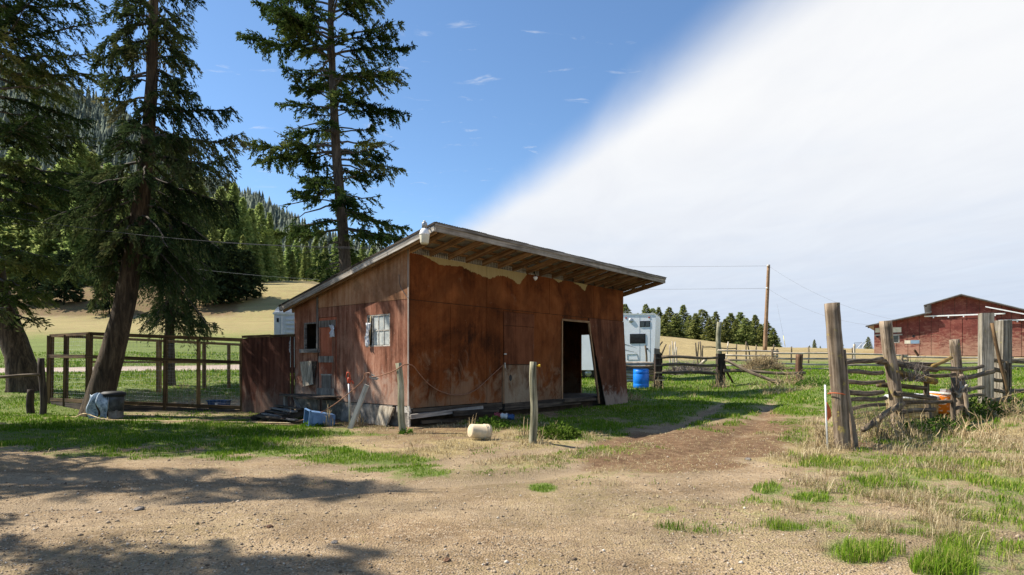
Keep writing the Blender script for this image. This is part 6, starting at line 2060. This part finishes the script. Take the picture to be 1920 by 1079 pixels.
gg = np.random.default_rng(11)
x, y, px = scatter(900000, 4.0, 46, -260, 2200, gg)
g_, d_, b_, la_, bk_m = masks(x, y)
cl_n = fbm(x * 1.4, y * 1.4, 4, 41)
fi_n = fbm(x * 7, y * 7, 2, 42)
mm = g_ + ((cl_n - .5) * 1.5 + (fi_n - .5) * 1.1) * (.3 + .7 * sstep(g_, .15, .6))
keep = (gg.random(len(x)) < sstep(mm, .30, 1.0) ** 1.3 * np.where(y > 24, .6, 1.0)) & (la_ < .3) & ~inside_shed(x, y)
mm = mm[keep][:215000]
x, y, px, g_ = x[keep][:215000], y[keep][:215000], px[keep][:215000], g_[keep][:215000]
n = len(x)
tall = np.clip(fbm(x * .9, y * .9, 3, 17) * 1.5 - .1, .4, 1.5)
hz = np.where(px < 900, .085, .105) * tall
hz = np.where((px > 1380) & (y < 16), .12 * tall, hz)
hz = np.where(y > 25, .16 * tall, hz)
hz *= gg.uniform(.4, 1.3, n) * (.45 + .6 * np.clip(mm, 0, 1.2))
wd = np.maximum(.0055, .00105 * y) * gg.uniform(.7, 1.3, n)
tone = np.clip(.38 + gg.normal(0, .15, n) + (fbm(x * .6, y * .6, 3, 8) - .5) * .7 + np.where(gg.random(n) < .10, .5, 0) + np.where((px > 1300) & (y < 14), gg.uniform(-.1, .42, n), 0), 0, 1)
print('GRASS', n, flush=True)
blades('grass', x, y, hz, wd, tone, MGRASS, 'fresh green grass in patches round the shed and over the paddock')

x, y, px = scatter(600000, 4.2, 40, -200, 2200, gg)
g_, d_, b_, la_, bk_m = masks(x, y)
cl_n = fbm(x * 1.7, y * 1.7, 4, 51)
keep = (d_ + .14 * (g_ > .25) + (cl_n - .5) * 1.7 > .60) & ~inside_shed(x, y) & (la_ < .3) & (gg.random(len(x)) < .6)
x, y, px, d_ = x[keep][:60000], y[keep][:60000], px[keep][:60000], d_[keep][:60000]
n = len(x)
hz = gg.uniform(.04, .11, n)
rt = (px > 1500) & (y < 17)
hz = np.where(rt, gg.uniform(.04, .13, n) + .16 * gg.random(n) ** 4, hz)
hz = np.where(y > 22, gg.uniform(.1, .3, n), hz)
blades('dry_grass', x, y, hz, np.maximum(.0035, .0007 * y) * gg.uniform(.7, 1.3, n), gg.random(n), MDRY, 'bleached dead grass between the green patches and along the fence', 1.1)
print('DRY', n, flush=True)
# litter of straw on bare soil
x, y, px = scatter(60000, 5, 20, -100, 2100, gg)
g_, d_, b_, la_, bk_m = masks(x, y)
keep = (np.maximum(b_, d_) + (fbm(x * 2, y * 2, 3, 61) - .5) > .45) & ~inside_shed(x, y)
x, y = x[keep][:22000], y[keep][:22000]
n = len(x)
blades('straw_litter', x, y, gg.uniform(.02, .05, n), np.full(n, .007), gg.random(n), MDRY, 'straw and chaff littering the bare soil', 2.6)

# pebbles: four lumps scattered over the gravel as one mesh
x, y, px = scatter(60000, 3.6, 13, -150, 2100, gg)
g_, d_, b_, la_, bk_m = masks(x, y)
keep = (g_ < .45) & (gg.random(len(x)) < (.30 + .5 * (fbm(x * 1.1, y * 1.1, 3, 71) > .52))) & (gg.random(len(x)) < np.where(b_ > .5, .35, 1)) & ~inside_shed(x, y)
x, y = x[keep][:24000], y[keep][:24000]
n = len(x)
r = .0042 * np.exp(gg.normal(.2, .5, n))
r = np.clip(r, .0035, .024)
oc = np.array([[1, 0, 0], [0, 1, 0], [-1, 0, 0], [0, -1, 0], [0, 0, .8], [0, 0, -.8]])
V = oc[None] * r[:, None, None] * gg.uniform(.6, 1.35, (n, 6, 1))
an = gg.random(n) * 6.28
c, s_ = np.cos(an)[:, None], np.sin(an)[:, None]
V = np.stack([V[..., 0] * c - V[..., 1] * s_ + x[:, None], V[..., 0] * s_ + V[..., 1] * c + y[:, None], V[..., 2] + (hgt(x, y) + r * .25)[:, None]], -1)
k = np.arange(n)[:, None, None] * 6
T = np.array([[0, 1, 4], [1, 2, 4], [2, 3, 4], [3, 0, 4], [1, 0, 5], [2, 1, 5], [3, 2, 5], [0, 3, 5]])[None] + k
me = np_mesh('gravel', V.reshape(-1, 3), None, T.reshape(-1, 3))
set_attr(me, 'tone', np.repeat(gg.random(n), 6))
mg_, t = newmat('loose_pebbles')
a_ = t.n('ShaderNodeAttribute', attribute_name='tone').outputs['Fac']
finish(t, t.ramp(a_, [(0, (.09, .065, .045)), (.35, (.24, .18, .12)), (.75, (.35, .275, .19)), (.95, (.46, .38, .29)), (1, (.54, .49, .42))]), .9)
me.materials.append(mg_)
tag(link('gravel', me), 'loose pebbles and small stones over the bare yard', None, None, 'stuff')

# single stones and cones on the gravel, close to the eye
for k, (px, py, sz, lab) in enumerate(((627, 1017, .028, 'pale flat stone on the gravel at the bottom centre'), (262, 955, .045, 'grey lump of stone in the tree shade on the gravel'), (506, 989, .03, 'reddish brown cone lying in the middle of the gravel'), (838, 1052, .028, 'small rusty cone near the bottom edge of the gravel'), (378, 934, .03, 'dark clod in the shade on the left of the gravel'), (1402, 862, .045, 'brown clod on the dirt track by the gate'))):
    z0 = 0
    d = F * CZ / (py - HY)
    p = on(px, d)
    V = []
    g2 = np.random.default_rng(k)
    mbk = MB().lathe([(0, -.5), (.7, -.35), (1, .0), (.75, .4), (.3, .6), (0, .65)], 9, M=Matrix.Diagonal((sz, sz * 1.3, sz * .75, 1)))
    mbk.v = [tuple(np.array(v) * g2.uniform(.8, 1.2)) for v in mbk.v]
    tag(mbk.build('stone', MT['stone'] if k not in (2, 3) else MT['redpost'], smooth=False, Mw=Matrix.Translation(p + Vector((0, 0, sz * .25)))), lab, 'stone' if k not in (2, 3) else 'cone')

# dead weeds by the posts and walls
for k, (px, d, h, rx, n, lab) in enumerate(((1007, 10.9, .42, .16, 26, 'dead weed stalks right of the post with the insulator'), (984, 11.6, .42, .12, 16, 'dead weed stalks left of the post with the insulator'), (884, 12.6, .36, .14, 20, 'reddish dead weed stalks behind the white bucket'), (1040, 12.2, .3, .15, 14, 'low dead weed right of the insulator post, nearer the door'),
                                        (616, 13.9, .6, .14, 26, 'dry leafy weed behind the blue crate'), (672, 13.7, .5, .12, 18, 'dry weed between standpipe and plank'), (1548, 10.3, .45, .30, 60, 'clump of dry stems at the foot of the tallest post'), (1640, 11.6, .75, .5, 60, 'tall bent dry stems before the second post'), (1700, 11.4, .8, .5, 50, 'tall bent dry stems before the netting'), (1880, 14.2, .6, .8, 110, 'dry brush at the foot of the grey timber posts'), (1830, 12.0, .55, .6, 60, 'dry stems right of the green weeds by the fence'),
                                        (1350, 28.2, .8, .5, 60, 'dry weeds at the foot of the dark middle post'), (1232, 27.8, .7, .35, 40, 'dry weeds before the dark post by the barrel'), (1480, 26.6, .7, .9, 90, 'dry weeds left of the reddish post'), (1180, 22.0, .5, .5, 60, 'dry weeds at the right corner of the shed'))):
    twig_heap('dead_weed', lab, on(px, d, -.02), rx, rx * .7, h, n, MSTRAW if d < 25 or k > 10 else MTWIG, 'weed', 60 + k, r=.0035 + .0004 * d)


def leafy_clump(name, label, c, rx, h, n, seed, mat):
    g = np.random.default_rng(seed)
    q = g.random((n, 3))
    an = q[:, 0] * 6.28
    rr = rx * np.sqrt(q[:, 1])
    B = np.stack([rr * np.cos(an), rr * np.sin(an), h * q[:, 2] * (1.1 - (rr / rx) ** 2)], -1)
    D = np.stack([np.cos(an), np.sin(an), np.full(n, .6)], -1)
    V, Q, T = needle_quads(B, D, .075, .045, np.clip(g.normal(.4, .2, n), 0, 1), .6, g)
    me = np_mesh(name, V, Q)
    set_attr(me, 'tone', T)
    me.materials.append(mat)
    return tag(link(name, me, Mw=Matrix.Translation(Vector(c))), label, 'weed')


MLEAF = m_needles('green_weed_leaves', [(0, (.035, .075, .012)), (.5, (.085, .155, .022)), (1, (.17, .25, .05))], .3)
for k, (px, d, rx, h, n, lab) in enumerate(((1048, 11.7, .40, .26, 800, 'leafy green weeds right of the insulator post'), (1765, 13.2, .60, .22, 800, 'leafy green weeds below the orange tub'), (1835, 14.4, .55, .45, 1000, 'leafy green weeds at the foot of the first grey timber post'), (1725, 12.4, .5, .24, 700, 'leafy green weeds before the wire netting'), (920, 13.3, .45, .26, 700, 'leafy green weeds behind the bucket below the half door'), (590, 13.9, .3, .14, 300, 'small green weeds behind the blue crate'), (1530, 25.0, .8, .35, 800, 'leafy green weeds left of the tallest post, in the paddock'), (762, 12.3, .13, .10, 120, 'tiny green tuft at the foot of the leaning round post'))):
    leafy_clump('green_weed', lab, on(px, d, -.02), rx, h, n, 80 + k, MLEAF)
